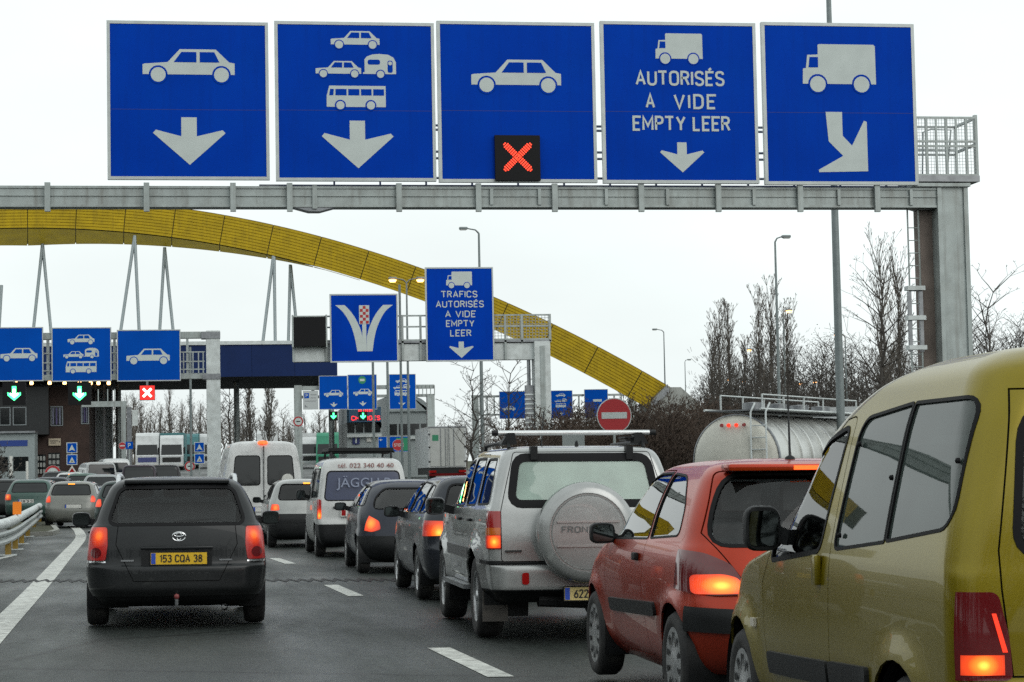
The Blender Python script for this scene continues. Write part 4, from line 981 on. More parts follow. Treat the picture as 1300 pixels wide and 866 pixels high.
# ================================================================== ground, road, markings
def asphalt():
    m = bpy.data.materials.new('worn damp asphalt'); m.use_nodes = True
    n = m.node_tree.nodes; l = m.node_tree.links; b = n['Principled BSDF']
    tc = n.new('ShaderNodeTexCoord')
    def noise(sc, det=6, rough=.6, scale3=None):
        t = n.new('ShaderNodeTexNoise'); t.inputs['Scale'].default_value = sc; t.inputs['Detail'].default_value = det; t.inputs['Roughness'].default_value = rough
        if scale3:
            mp = n.new('ShaderNodeMapping'); mp.inputs['Scale'].default_value = scale3; l.new(tc.outputs['Object'], mp.inputs[0]); l.new(mp.outputs[0], t.inputs['Vector'])
        else: l.new(tc.outputs['Object'], t.inputs['Vector'])
        return t.outputs[0]
    def rng(v, a, b_, c, d):
        r = n.new('ShaderNodeMapRange'); r.inputs[1].default_value = a; r.inputs[2].default_value = b_; r.inputs[3].default_value = c; r.inputs[4].default_value = d; l.new(v, r.inputs[0]); return r.outputs[0]
    def mul(a, c):
        k = n.new('ShaderNodeMath'); k.operation = 'MULTIPLY'; l.new(a, k.inputs[0]); l.new(c, k.inputs[1]); return k.outputs[0]
    grain = mul(rng(noise(38, 4, .9), .3, .7, .35, 1.75), rng(noise(9, 5, .8), .3, .7, .55, 1.5))            # stone grain
    patch = rng(noise(.35, 5), .3, .7, .82, 1.2)
    track = rng(noise(1.0, 3, .5, (.9, .03, 1)), .35, .65, .86, 1.14)   # wheel tracks along the road
    oil = rng(noise(.9, 4, .6, (1.3, .02, 1)), .52, .68, 1., .68)           # oil-darkened lane middles
    vo = n.new('ShaderNodeTexVoronoi'); vo.feature = 'DISTANCE_TO_EDGE'; vo.inputs['Scale'].default_value = .28
    wp = n.new('ShaderNodeMix'); wp.data_type = 'RGBA'; wp.inputs[0].default_value = .12; nz_ = n.new('ShaderNodeTexNoise'); nz_.inputs['Scale'].default_value = 1.3; nz_.inputs['Detail'].default_value = 6
    l.new(tc.outputs['Object'], nz_.inputs['Vector']); l.new(tc.outputs['Object'], wp.inputs[6]); l.new(nz_.outputs[1], wp.inputs[7]); l.new(wp.outputs[2], vo.inputs['Vector'])
    crack = rng(vo.outputs['Distance'], .004, .012, .45, 1.)                # sealed cracks
    v = mul(mul(mul(mul(grain, patch), track), oil), crack)
    mm = n.new('ShaderNodeMix'); mm.data_type = 'RGBA'; mm.blend_type = 'MULTIPLY'; mm.inputs[0].default_value = 1; mm.inputs[6].default_value = (.026, .031, .0285, 1)
    l.new(v, mm.inputs[7]); l.new(mm.outputs[2], b.inputs['Base Color'])
    l.new(rng(noise(.8, 4, .6, (1, .2, 1)), .35, .7, .34, .66), b.inputs['Roughness']); b.inputs['Specular IOR Level'].default_value = .30
    bp = n.new('ShaderNodeBump'); bp.inputs['Strength'].default_value = .5; bp.inputs['Distance'].default_value = .012
    l.new(noise(90, 2, .8), bp.inputs['Height']); l.new(bp.outputs[0], b.inputs['Normal'])
    return m
ASPH = asphalt()
SOIL = mat('winter grass and soil', (.05, .055, .028), .95, var=.5, vscale=.8, dirt=((.09, .075, .05), .8, 3), bump=.6, bscale=8)
g = MB(); xs = [-900, -14, 20, 900]
g.add([(x, y, gz(x)+hz(y)-.06) for y in (-120, 70, 300, 3000) for x in xs], [(4*j+i, 4*j+i+1, 4*j+5+i, 4*j+4+i) for j in range(3) for i in range(3)])
tag(g.build('ground', SOIL), kind='structure')
g = MB(); g.add([(x, y, gz(x)+hz(y)) for y in (-120, 70, 300, 460) for x in (-60, -14, 0, 20, 30)], [(5*j+i, 5*j+i+1, 5*j+6+i, 5*j+5+i) for j in range(3) for i in range(4)])
tag(g.build('road', ASPH), kind='structure')
PAINTW = mat('road paint', (.55, .56, .52), .6, var=.15, vscale=5, dirt=((.09, .09, .085), .95, 11), bump=.3, bscale=60)
def gp(px, py):
    p = ground(px, py)
    for _ in range(3): p = ground(px, py, gz(p.x))
    return p
def marking(name, pts, w, smooth=6):
    pts = [Vector((p.x, p.y, 0)) for p in pts]
    q = []
    for i in range(len(pts)-1):                                # Catmull-Rom
        a, b, c, d = pts[max(i-1, 0)], pts[i], pts[i+1], pts[min(i+2, len(pts)-1)]
        for k in range(smooth):
            t = k/smooth; q.append(.5*((2*b)+(c-a)*t+(2*a-5*b+4*c-d)*t*t+(3*b-a-3*c+d)*t**3))
    q.append(pts[-1]); vs = []
    for i, p in enumerate(q):
        t = (q[min(i+1, len(q)-1)]-q[max(i-1, 0)]).normalized(); nrm = Vector((-t.y, t.x, 0))
        for sg in (-1, 1):
            v = p+nrm*sg*w/2; vs.append((v.x, v.y, gz(v.x)+.005))
    m = MB(); m.add(vs, [(2*i, 2*i+2, 2*i+3, 2*i+1) for i in range(len(q)-1)])
    return tag(m.build(name, PAINTW, None, fix=False), kind='structure')
marking('lane_line', [gp(-160, 1000), gp(-40, 842), gp(0, 797), gp(50, 744), gp(86, 703), gp(101, 686), gp(102, 678), gp(95, 670), gp(78, 664), gp(60, 660), gp(46, 657)], .27)
for a, b in (((557, 823), (636, 860)), ((420, 743), (452, 757)), ((348, 709), (369, 716)), ((309, 691), (322, 696))):
    marking('lane_dash', [gp(*a), gp(*b)], .19, 1)
marking('edge_line', [gp(-30, 716), gp(14, 706)], .14, 1)
# toothed expansion joint across both lanes
a, b = gp(-30, 738), gp(520, 736.5); d = (b-a)/(b-a).length; p0 = a-d*6; n_ = 240; pitch = ((b-a).length+14)/n_
vs = []
for i in range(n_+1):
    q = p0+d*pitch*i; zz = .30*(1 if i % 2 else -1)
    for o in (-.26, .26): vs.append((q.x, q.y+zz+o, gz(q.x)+.006))
m_ = MB().add(vs, [(2*i, 2*i+2, 2*i+3, 2*i+1) for i in range(n_)])
tag(m_.build('expansion_joint', mat('joint rubber and steel', (.012, .012, .012), .6, spec=.2), fix=False), kind='structure')
# grass gore with kerb at the left
isl = [gp(36, 681), gp(60, 680), gp(69, 677), gp(62, 668), gp(53, 658), gp(44, 653), gp(8, 652), gp(-30, 660)]
tag(MB().prism([(p.x, p.y) for p in isl], -.4, .13, 'z').build('traffic_island', SOIL), kind='structure')
m_ = MB()
for i in range(len(isl)-1):
    p, q = isl[i], isl[i+1]; t = (q-p); t.z = 0; t.normalize(); nn = Vector((-t.y, t.x, 0))*.14
    m_ = MB().prism([(p.x, p.y), (q.x, q.y), (q.x-nn.x, q.y-nn.y), (p.x-nn.x, p.y-nn.y)], -.4, .15, 'z')
    tag(m_.build('kerb', mat('kerb concrete', (.30, .30, .27), .85, var=.2, vscale=4)), kind='structure')

# ================================================================== guardrail on the left
GALV = mat('galvanised steel', (.36, .40, .39), .45, .35, var=.12, vscale=3, dirt=((.2, .2, .18), .4, 2), streak=((.16, .15, .13), .55))
GALVP = mat('weathered pale rail', (.58, .62, .61), .5, .1, var=.12, vscale=3, dirt=((.25, .25, .22), .4, 4))
YPOST = mat('yellow post paint', (.26, .16, .015), .6, dirt=((.12, .1, .06), .7, 8))
ORANGE = mat('orange reflector', (.75, .20, .01), .4, emit=(1, .25, .01), es=.15)
gr = thing('guardrail', 'pale tubular guardrail on yellow posts curving away at the left edge', 'guardrail', (0, 0, 0))
path = [(-150, 27), (-60, 33), (0, 40), (18, 45), (30, 52), (40, 60), (47, 68), (52, 75), (55, 82)]
PW = [Vector((*prj(a, b), 0)) for a, b in path]
def curve(pts, k=6):
    q = []
    for i in range(len(pts)-1):
        a, b, c, d = pts[max(i-1, 0)], pts[i], pts[i+1], pts[min(i+2, len(pts)-1)]
        for j in range(k):
            t = j/k; q.append(.5*((2*b)+(c-a)*t+(2*a-5*b+4*c-d)*t*t+(3*b-a-3*c+d)*t**3))
    return q+[pts[-1]]
PC = curve(PW)
MB().tube([p+Vector((0, 0, gz(p.x)+.61)) for p in PC], .10, 10).build('top_rail', GALVP, gr, 60)
wb = MB(); prof = [(.0, .52), (.05, .49), (.05, .45), (0, .41), (0, .37), (.05, .33), (.05, .29), (0, .26)]
vs = []
for i, p in enumerate(PC):
    t = (PC[min(i+1, len(PC)-1)]-PC[max(i-1, 0)]).normalized(); nn = Vector((t.y, -t.x, 0))
    vs += [tuple(p+nn*(o+.06)+Vector((0, 0, z+gz(p.x)-.04))) for o, z in prof]
k = len(prof)
wb.add(vs, [(i*k+j, (i+1)*k+j, (i+1)*k+j+1, i*k+j+1) for i in range(len(PC)-1) for j in range(k-1)]); wb.build('corrugated_beam', GALV, gr, fix=False)
for px, d_ in ((-120, 29), (-60, 33), (-20, 37), (10, 41), (19, 44.5), (27, 48.5), (35, 55), (43, 63), (50, 72)):
    x, y = prj(px, d_); MB().box(x-.055, x+.055, y-.04, y+.04, gz(x)-.05, gz(x)+.27).build('post', YPOST, gr)
    MB().box(x-.16, x+.16, y-.12, y+.12, gz(x), gz(x)+.02).build('base_plate', GALVP, gr)
for px, d_, s_ in ((21.5, 45.5, .09), (53, 75, .10)):
    x, y = prj(px, d_); MB().prism(rpoly([(x-s_, gz(x)+.72), (x+s_, gz(x)+.72), (x+s_, gz(x)+.99), (x-s_, gz(x)+.99)], .02), y-.02, y+.02).build('reflector', ORANGE, gr)
    MB().box(x-.025, x+.025, y-.01, y+.01, gz(x)+.6, gz(x)+.76).build('reflector_stem', GALV, gr)

# ================================================================== overhead signs
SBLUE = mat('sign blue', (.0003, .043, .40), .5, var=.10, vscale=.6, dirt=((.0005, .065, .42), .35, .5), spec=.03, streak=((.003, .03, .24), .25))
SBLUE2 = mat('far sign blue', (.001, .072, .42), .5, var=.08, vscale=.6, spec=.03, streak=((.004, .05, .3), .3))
SWHITE = mat('reflective sign white', (.52, .57, .55), .45, var=.05, vscale=3, spec=.3)
SFRAME = mat('sign edge aluminium', (.45, .48, .47), .4, .3, var=.1, vscale=3)
BOXBLK = mat('signal box black', (.006, .006, .007), .6, spec=.2)
LEDR = mat('red led', (.5, .02, .01), .4, emit=(1, .055, .02), es=2.2)
LEDG = mat('green led', (.02, .5, .1), .4, emit=(.06, 1, .28), es=4.0)
LEDW = mat('white-hot led', (.8, .8, .8), .4, emit=(1, .93, .8), es=3.0)
CARB = [(228,222),(236,219),(318,213),(362,165),(492,165),(540,212),(560,216),(560,258),(228,258)]
CARW = [[(340,213),(368,175),(422,175),(422,213)], [(434,213),(434,175),(487,175),(505,213)]]
ARROW = [(370,422),(426,422),(426,492),(520,469),(530,480),(400,597),(268,480),(278,468),(370,492)]
DIAG = [(333,440),(397,440),(397,530),(433,568),(482,473),(493,477),(493,665),(302,669),(300,660),(397,607),(342,552)]
def circ(x, y, r, n=18): return [(x+r*math.cos(2*math.pi*i/n), y+r*math.sin(2*math.pi*i/n)) for i in range(n)]
class Sign:
    """a sign panel measured in photo pixels, standing at distance Y"""
    def __init__(s, name, label, px0, py0, px1, py1, Y, blue=None, frame=4, thick=.10, group=None, edge=None, cat='sign'):
        cx, cy = (px0+px1)/2, (py0+py1)/2; s.cx, s.cy = cx, cy
        p = at(cx, cy, Y); s.k = (at(px1, cy, Y).x-at(px0, cy, Y).x)/(px1-px0)
        s.w = s.k*(px1-px0); s.h = s.k*(py1-py0)
        s.root = thing(name, label, cat, (p.x, Y, p.z-s.h/2), 0, group)
        e = frame*s.k
        if blue is None: blue = SBLUE
        s.blue = blue
        w2, h = s.w/2, s.h
        MB().box(-w2+e*.6, w2-e*.6, 0, thick, e*.6, h-e*.6).build('panel', blue, s.root)
        if frame:
            f = MB(); f.box(-w2, w2, -.012, thick+.01, 0, e); f.box(-w2, w2, -.012, thick+.01, h-e, h); f.box(-w2, -w2+e, -.0115, thick+.009, e, h-e); f.box(w2-e, w2, -.0115, thick+.009, e, h-e)
            f.build('frame', edge or SFRAME, s.root)
    def q(s, px, py): return ((px-s.cx)*s.k, (s.cy-py)*s.k+s.h/2)
    def poly(s, mb, pts, lay, mi): mb.prism([s.q(*p) for p in pts], -.004*(lay+1)-.002, -.004*lay if lay else .002, 'y', mi); return mb
    def picto(s, name, layers, m=None):
        mb = MB()
        for lay, mi, pts in layers: s.poly(mb, pts, lay, mi)
        return mb.build(name, m or [SWHITE, s.blue], s.root)
    def car(s, cx, cy, w, name='car_pictogram'):
        """cx, cy: middle of the wheel line"""
        k = w/332.; T = lambda pts: [((x-394)*k+cx, (y-258)*k+cy) for x, y in pts]
        L = [(0, 0, T(CARB))]+[(1, 1, T(p)) for p in CARW]
        for x in (284, 512): L += [(1, 1, T(circ(x, 259, 34))), (2, 0, T(circ(x, 259, 27)))]
        return s.picto(name, L)
    def truck(s, cx, cy, w, name='truck_pictogram'):
        k = w/290.; T = lambda pts: [((x-393)*k+cx, (y-333)*k+cy) for x, y in pts]
        L = [(0, 0, T([(310,183),(316,180),(531,180),(537,186),(538,333),(248,333),(250,275),(262,272),(268,222),(310,220)])), (1, 1, T([(277,230),(310,230),(310,270),(272,270)]))]
        for x in (307, 480): L += [(1, 1, T(circ(x, 333, 38))), (2, 0, T(circ(x, 334, 31)))]
        return s.picto(name, L)
    def bus(s, cx, cy, w, name='bus_pictogram'):
        k = w/213.; T = lambda pts: [((x-997)*k+cx, (y-385)*k+cy) for x, y in pts]
        L = [(0, 0, T([(890,385),(890,345),(900,308),(1103,308),(1103,385)]))]
        for x0, x1 in ((922,962),(968,1008),(1014,1052),(1058,1097)): L.append((1, 1, T([(x0,320),(x1,320),(x1,343),(x0,343)])))
        L.append((1, 1, T([(903,320),(916,320),(914,343),(899,343)])))
        for x in (939, 1049): L += [(1, 1, T(circ(x, 379, 20))), (2, 0, T(circ(x, 379, 15)))]
        return s.picto(name, L)
    def caravan(s, cx, cy, w, name='car_and_caravan_pictogram'):
        k = w/288.; T = lambda pts: [((x-995)*k+cx, (y-263)*k+cy) for x, y in pts]
        c = 163/332.; C = lambda pts: T([((x-394)*c+932, (y-258)*c+263) for x, y in pts])
        L = [(0, 0, C(CARB))]+[(1, 1, C(p)) for p in CARW]
        for x in (284, 512): L += [(1, 1, C(circ(x, 259, 34))), (2, 0, C(circ(x, 259, 27)))]
        L += [(0, 0, T([(1020,263),(1020,257),(1026,257),(1026,210),(1034,200),(1055,192),(1080,190),(1112,193),(1130,203),(1139,220),(1139,263)])),
              (1, 1, T(rpoly([(1037,211),(1082,211),(1082,229),(1037,229)], 8, 3))), (1, 1, T(rpoly([(1109,214),(1127,214),(1127,258),(1109,258)], 7, 3))), (1, 1, T(circ(1083, 264, 17))), (2, 0, T(circ(1083, 264, 13))), (2, 0, T(circ(1118, 224, 7)))]
        return s.picto(name, L)
    def arrow(s, cx, ytop, w, pts=ARROW, mid=399, name='arrow', top=422):
        k = w/(max(p[0] for p in pts)-min(p[0] for p in pts)); return s.picto(name, [(0, 0, [((x-mid)*k+cx, (y-top)*k+ytop) for x, y in pts])])
    def text(s, txt, cx, ybase, cap, w, m=None, spacing=1.0, bold=.022, lay=1, name='lettering'):
        t = link(name, text_mesh(txt, cap*s.k, .004, w*s.k, spacing, bold), s.root, m or SWHITE)
        x, z = s.q(cx, ybase); t.location = (x, -.004*lay-.002, z); return t
Y1 = 46.0
G1 = 'large blue lane signs on the near gantry'
s1 = Sign('lane_sign', 'large blue sign, car over down arrow, leftmost on the near gantry', 136.5, 25, 342, 230, Y1, group=G1)
s1.car(240, 94, 117); s1.arrow(240, 149.5, 92)
s2 = Sign('lane_sign', 'large blue sign with car, caravan, bus and down arrow', 350, 27, 553, 230.5, Y1, group=G1)
s2.car(452, 56, 62); s2.caravan(452.5, 93.5, 102); s2.bus(452.5, 136, 75); s2.arrow(453.5, 153.5, 91)
s3 = Sign('lane_sign', 'large blue sign with a car and a red crossed signal at its foot', 556.5, 28, 757, 231, Y1, group=G1)
s3.car(656, 108, 114)
s4 = Sign('lane_sign', 'large blue sign reading AUTORISÉS A VIDE EMPTY LEER over small arrow', 764.5, 29.5, 962, 231, Y1, group=G1)
s4.truck(863.5, 75.5, 60); s4.text('AUTORISÉS', 864, 109.5, 19, 113); s4.text('A', 825.5, 138, 19, 12); s4.text('VIDE', 882, 138.5, 19, 54, spacing=1.25); s4.text('EMPTY LEER', 864.5, 166, 19, 124)
s4.arrow(864.5, 180, 56)
s5 = Sign('lane_sign', 'large blue sign with truck over slanting arrow, rightmost on the near gantry', 969.5, 32, 1163.5, 231.5, Y1, group=G1)
s5.truck(1066.5, 107.5, 93); s5.arrow(1068.5, 142, 62.5, DIAG, 397, top=440)
# seam of each panel
for s_, yy_ in ((s1, 139.5), (s2, 140.5), (s3, 141), (s4, 142), (s5, 143)):
    z = s_.q(0, yy_)[1]; MB().box(-s_.w/2+.01, s_.w/2-.01, -.0015, .01, z-.006, z+.006).build('panel_joint', mat('seam blue', (.002, .02, .22), .6), s_.root)
# crossed lane signal set into the third sign
p = at(657, 230, Y1)
sg_ = thing('lane_signal', 'black matrix signal showing a red cross on the third large sign', 'traffic signal', (p.x, Y1, p.z))
kk = s3.k
MB().box(-28.5*kk, 28.5*kk, -.10, -.014, 0, 57*kk).build('housing', BOXBLK, sg_)
mb = MB()
for i in range(-8, 9):
    for j in (-1.4, -.5, .5, 1.4):
        for sgn in (-1, 1):
            if abs(i) < 1 and sgn > 0: continue
            u, v = i*2.05*kk, i*2.05*kk*sgn
            cx_, cz_ = u+j*1.45*kk, v-j*1.45*kk*sgn+29.5*kk
            if abs(cx_) > 17.5*kk or abs(cz_-29.5*kk) > 17.5*kk: continue
            mb.box(cx_-.85*kk, cx_+.85*kk, -.106, -.101, cz_-.85*kk, cz_+.85*kk)
tag(mb.build('led_cross', LEDR, sg_), kind='stuff')
# ---- near gantry
zb0, zb1 = at(600, 262, Y1).z, at(600, 236, Y1).z
xr_ = at(1196, 250, Y1).x; xl = at(-900, 250, Y1).x
ga = thing('sign_gantry', 'grey steel gantry beam and column carrying the five large signs', 'gantry', (at(1215, 400, Y1).x, Y1+.5, 0))
ox, oy = ga.location.x, ga.location.y
YB0, YB1 = Y1+.16, Y1+.56
bm_ = MB(); X0, X1 = xl-ox, xr_-ox
bm_.box(X0, X1, YB0-oy, YB1-oy, zb0, zb1)
for z0, z1 in ((zb0-.001, zb0+.05), (zb1-.05, zb1+.001), (zb0+.235, zb0+.25)): bm_.box(X0, X1-.002, YB0-oy-.03, YB1-oy+.03, z0, z1)
bm_.build('beam', GALV, ga)
for px in (400,): 
    x = at(px, 250, Y1).x-ox; MB().box(x-.05, x+.05, YB0-oy-.06, YB1-oy+.06, zb0-.04, zb1+.02).build('splice_plate', GALV, ga); MB().prism([(x-.45, zb0), (x+.45, zb0), (x+.12, zb0-.09), (x-.12, zb0-.09)], YB0-oy, YB1-oy).build('splice_gusset', STEEL, ga)
for px in (-100, 60, 186, 296, 368, 507, 608, 705, 815, 913, 1017, 1115):
    x = at(px, 250, Y1).x-ox; MB().box(x-.06, x+.06, YB0-oy-.13, YB0-oy-.031, zb0-.11, zb1+.06).build('sign_bracket', GALV, ga)
for px in (625, 686, 771, 849, 959, 1067, 1159):
    x = at(px, 250, Y1).x-ox; MB().box(x-.035, x+.035, YB0-oy-.07, YB0-oy-.031, zb0+.05, zb1-.05).build('stiffener', GALV, ga)
# walkway behind the signs with handrails
zw = zb1+.02
MB().box(at(330, 200, Y1).x-ox, at(1163, 200, Y1).x-ox, .0, .95, zw, zw+.07).build('walkway', STEEL, ga)
for zz in (.35, .80, .95, 1.45, 1.55):
    MB().tube([(at(420, 200, Y1).x-ox, .9, zw+zz), (at(1168, 200, Y1).x-ox, .9, zw+zz)], .03, 6).build('handrail', GALV, ga)
for px in range(430, 1170, 60): MB().box(at(px, 200, Y1).x-ox-.02, at(px, 200, Y1).x-ox+.02, .87, .93, zw, zw+1.55).build('rail_post', GALV, ga)
# end cage
xa, xb = at(1167, 200, Y1).x-ox, at(1243, 200, Y1).x-ox; zc = at(1200, 224, Y1).z; zt = at(1200, 147, Y1).z
for yy_ in (-.35, .95):
    for zz in (zc+.05, (zc*.45+zt*.55)-.05, (zc*.45+zt*.55)+.06, zt-.02): MB().box(xa, xb, yy_-.02, yy_+.02, zz-.025, zz+.025).build('cage_rail', GALV, ga)
    for i in range(7):
        x = xa+(xb-xa)*i/6; MB().box(x-.022, x+.022, yy_-.018, yy_+.018, zc, zt-.04).build('cage_post', GALV, ga)
MB().box(xb-.03, xb+.04, -.36, -.25, zc-.1, zt+.05).build('cage_post', GALV, ga)
for zz in (zc+.05, (zc*.45+zt*.55), zt-.02): MB().box(xb-.025, xb+.025, -.35, .95, zz-.03, zz+.03).build('cage_rail', GALV, ga)
MB().box(xa, xb+.05, -.38, 1.0, zc-.10, zc+.04).build('cage_floor', STEEL, ga)
me_ = mat('wire mesh', (.30, .33, .33), .5, .5)
mb = MB()
for i in range(22):
    x = xa+(xb-xa)*i/21; mb.box(x-.004, x+.004, -.355, -.347, zc, zt)
for i in range(20):
    z = zc+(zt-zc)*i/19; mb.box(xa, xb, -.354, -.348, z-.004, z+.004)
tag(mb.build('mesh_infill', me_, ga), kind='stuff')
mb = MB(); mb.tube([(xa+.35, .3, zc), (xa+.4, .3, zt-.25), (xa+.6, .3, zt-.18), (xb-.35, .3, zt-.2), (xb-.5, .3, zc)], .02, 6); mb.build('hoop', GALV, ga, 50)
# column: front box, recessed brown flank, ladder
cx0, cx1 = at(1197, 400, Y1).x-ox, at(1236, 400, Y1).x-ox
co = MB(); co.box(cx0, cx1, -.35, .45, -.3, zb1+.02); co.box(cx0-.0, cx0+.10, -.40, -.35, -.3, zb1); co.box(cx1-.10, cx1, -.40, -.35, -.3, zb1); co.build('column', GALV, ga)
MB().box(cx0-.30, cx0-.001, .0, .40, -.3, zb0+.1).build('column_flank', mat('mottled brown steel', (.17, .135, .115), .7, var=.3, vscale=2), ga)  # flank in mottled brown, set back from the column front
MB().prism([(cx0-.30, zb0-.02), (cx0-.02, zb0-.02), (cx0-.02, zb0+.1), (cx0-.75, zb0+.1)], -.1, .3).build('haunch', STEEL, ga)
MB().box(cx0-.6, cx1+.05, -.45, .55, zb1+.021, zb1+.10).build('cap_plate', GALV, ga)
lx = at(1170, 400, Y1).x-ox
for dx in (-.12, .14): MB().tube([(lx+dx, -.1, -.2), (lx+dx, -.1, zb0)], .02, 6).build('ladder_rail', GALV, ga)
for i in range(24): MB().tube([(lx-.12, -.1, .2+i*.29), (lx+.14, -.1, .2+i*.29)], .012, 5).build('ladder_rung', GALV, ga)
for py in (364, 402, 440):
    z = at(1170, py, Y1).z; MB().box(lx-.2, lx+.22, -.2, .05, z-.05, z+.05).build('ladder_guard', GALVP, ga)
MB().box(lx-.17, lx-.09, -.13, -.05, at(1170, 445, Y1).z, at(1170, 368, Y1).z).build('guard_side', STEEL, ga); MB().box(lx+.10, lx+.18, -.13, -.05, at(1170, 445, Y1).z, at(1170, 368, Y1).z).build('guard_side', STEEL, ga)

# ---- second gantry, right of centre
Y2 = 95.0
h1 = Sign('lane_sign', 'blue sign with forked road and red-white checked marker', 419, 373, 505.5, 460, Y2, SBLUE, 1.8)
V = lambda pts: [(370+x*.127, 380+y*.127) for x, y in pts]
def arc(pts, n=10):
    q = [Vector(p) for p in pts]; return [tuple(v)[:2] for v in curve([Vector((p.x, p.y, 0)) for p in q], n)]
lft = V(arc([(440,57),(520,130),(590,250),(630,380),(655,520)]))+V([(735,520),(712,520)])+V(arc([(709,385),(690,300),(640,190),(585,110),(535,57)]))
rgt = V(arc([(1018,57),(935,130),(865,260),(828,390),(808,520)]))+V([(730,520),(748,520)])+V(arc([(752,380),(775,290),(825,180),(880,100),(920,57)]))
h1.picto('forked_road', [(0, 0, lft), (0.2, 0, rgt), (.4, 0, V([(708,240),(748,240),(748,520),(708,520)])), (1, 0, V([(678,60),(780,60),(780,248),(678,248)]))])
mb = MB(); rd = mat('sign red', (.40, .015, .02), .5)
for i in range(3):
    for j in range(6):
        x0 = 686+i*29; y0 = 67+j*29.5
        mb2 = h1.poly(MB(), V([(x0,y0),(x0+29,y0),(x0+29,y0+29),(x0,y0+29)]), 2+.3*((i+j) % 2), 0)
        mb2.build('check_square', [rd if (i+j) % 2 else SWHITE], h1.root)
h2 = Sign('lane_sign', 'tall blue sign reading TRAFICS AUTORISÉS A VIDE EMPTY LEER', 540.5, 339.5, 627, 458.5, Y2, SBLUE, 1.8)
h2.truck(583.5, 362.5, 33)
for txt, cx, yb, w_ in (('TRAFICS', 583.5, 378, 46), ('AUTORISÉS', 584, 390.5, 61), ('A VIDE', 584.5, 403, 39), ('EMPTY', 584, 415, 36), ('LEER', 584.5, 427, 27)): h2.text(txt, cx, yb, 8.6, w_, bold=.015)
h2.arrow(585, 433.5, 31)
gb = thing('sign_gantry', 'grey cantilever gantry with forked-road sign on a single column', 'gantry', (at(688, 500, Y2).x, Y2+.5, 0)); ox, oy = gb.location.x, gb.location.y
X = lambda px: at(px, 440, Y2).x-ox
Z = lambda py, px=560: at(px, py, Y2).z
MB().box(X(374), X(690), -.15, .45, Z(457), Z(436)).build('beam', GALVP, gb)
MB().box(X(374), X(701), -.25, .75, Z(434.5), Z(432)).build('walkway', STEEL, gb)
for py in (400, 414, 431): MB().box(X(372), X(701), -.22, -.16, Z(py+1), Z(py-1)).build('handrail', GALV, gb)
for px in (373, 415, 512, 535, 643, 664, 700): MB().box(X(px)-.05, X(px)+.05, -.25, -.19, Z(457 if px < 660 else 435), Z(399)).build('rail_post', GALV, gb)
mb = MB()
for i in range(18): mb.box(X(630+i*4)-.01, X(630+i*4)+.01, -.20, -.18, Z(432), Z(400))
for i in range(9): mb.box(X(629), X(701), -.20, -.18, Z(400+i*3.8)-.01, Z(400+i*3.8)+.01)
tag(mb.build('mesh_infill', me_, gb), kind='stuff')
MB().box(X(679), X(699), -.4, .5, -.2, Z(434)).build('column', GALVP, gb)
MB().box(X(686), X(692), -.43, -.401, -.2, Z(440)).build('column_rib', GALV, gb)
MB().tube([(X(673), 0, .2), (X(673), 0, Z(440))], .09, 6).build('cable_duct', STEEL, gb)
MB().box(X(668), X(678), -.15, .15, 0, Z(490)).build('cabinet', STEEL, gb)
for px in (672,):
    for i in range(8): MB().box(X(px)-.2, X(px)+.2, -.2, -.16, Z(545-i*6), Z(543-i*6)).build('ladder_rung', GALVP, gb)
vm = thing('message_panel', 'blank black message panel left of the forked-road sign', 'display', (at(393, 420, Y2).x, Y2-.1, Z(438)))
MB().box(-.72, .72, 0, .3, 0, (438-401.5)/28.0).build('screen', BOXBLK, vm); MB().box(-.78, -.721, -.02, .33, -.05, 1.4).build('frame_side', GALV, vm); MB().box(.721, .78, -.02, .33, -.05, 1.4).build('frame_side', GALV, vm)

# ---- third gantry with the three signs at the left
Y3 = 108.0
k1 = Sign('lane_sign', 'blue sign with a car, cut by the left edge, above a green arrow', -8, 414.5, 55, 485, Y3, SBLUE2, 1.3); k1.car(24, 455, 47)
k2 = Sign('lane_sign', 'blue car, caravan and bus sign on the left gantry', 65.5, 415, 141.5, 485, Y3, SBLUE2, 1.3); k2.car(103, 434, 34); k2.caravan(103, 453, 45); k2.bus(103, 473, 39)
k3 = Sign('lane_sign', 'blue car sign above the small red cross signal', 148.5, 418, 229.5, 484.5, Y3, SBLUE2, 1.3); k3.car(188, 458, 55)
gc = thing('sign_gantry', 'grey box gantry with square column carrying the left row of signs', 'gantry', (at(270, 500, Y3).x, Y3+.6, 0)); ox = gc.location.x
X = lambda px: at(px, 450, Y3).x-ox
Z = lambda py, px=200: at(px, py, Y3).z
for py0, py1 in ((429, 421), (481, 474)):
    MB().box(X(-300), X(262), -.35, .35, Z(py0), Z(py1)).build('chord', GALV, gc)
for px in (145, 238, 60, 0, -60): MB().box(X(px)-.06, X(px)+.06, -.3, .3, Z(474), Z(429)).build('upright', GALV, gc)
for py in (447, 459, 469): MB().box(X(-300), X(260), -.38, -.34, Z(py)-.03, Z(py)+.03).build('handrail', GALV, gc)
for px in (233, 245, 252, 258): MB().box(X(px)-.03, X(px)+.03, -.40, -.34, Z(474), Z(447)).build('rail_post', GALV, gc)
MB().box(X(262), X(279.5), -.45, .45, -.2, Z(420)).build('column', GALVP, gc)
MB().box(X(256), X(280), -.5, .5, Z(430), Z(421.5)).build('column_collar', STEEL, gc); MB().box(X(257), X(280), -.5, .5, Z(482), Z(475)).build('column_collar', STEEL, gc)
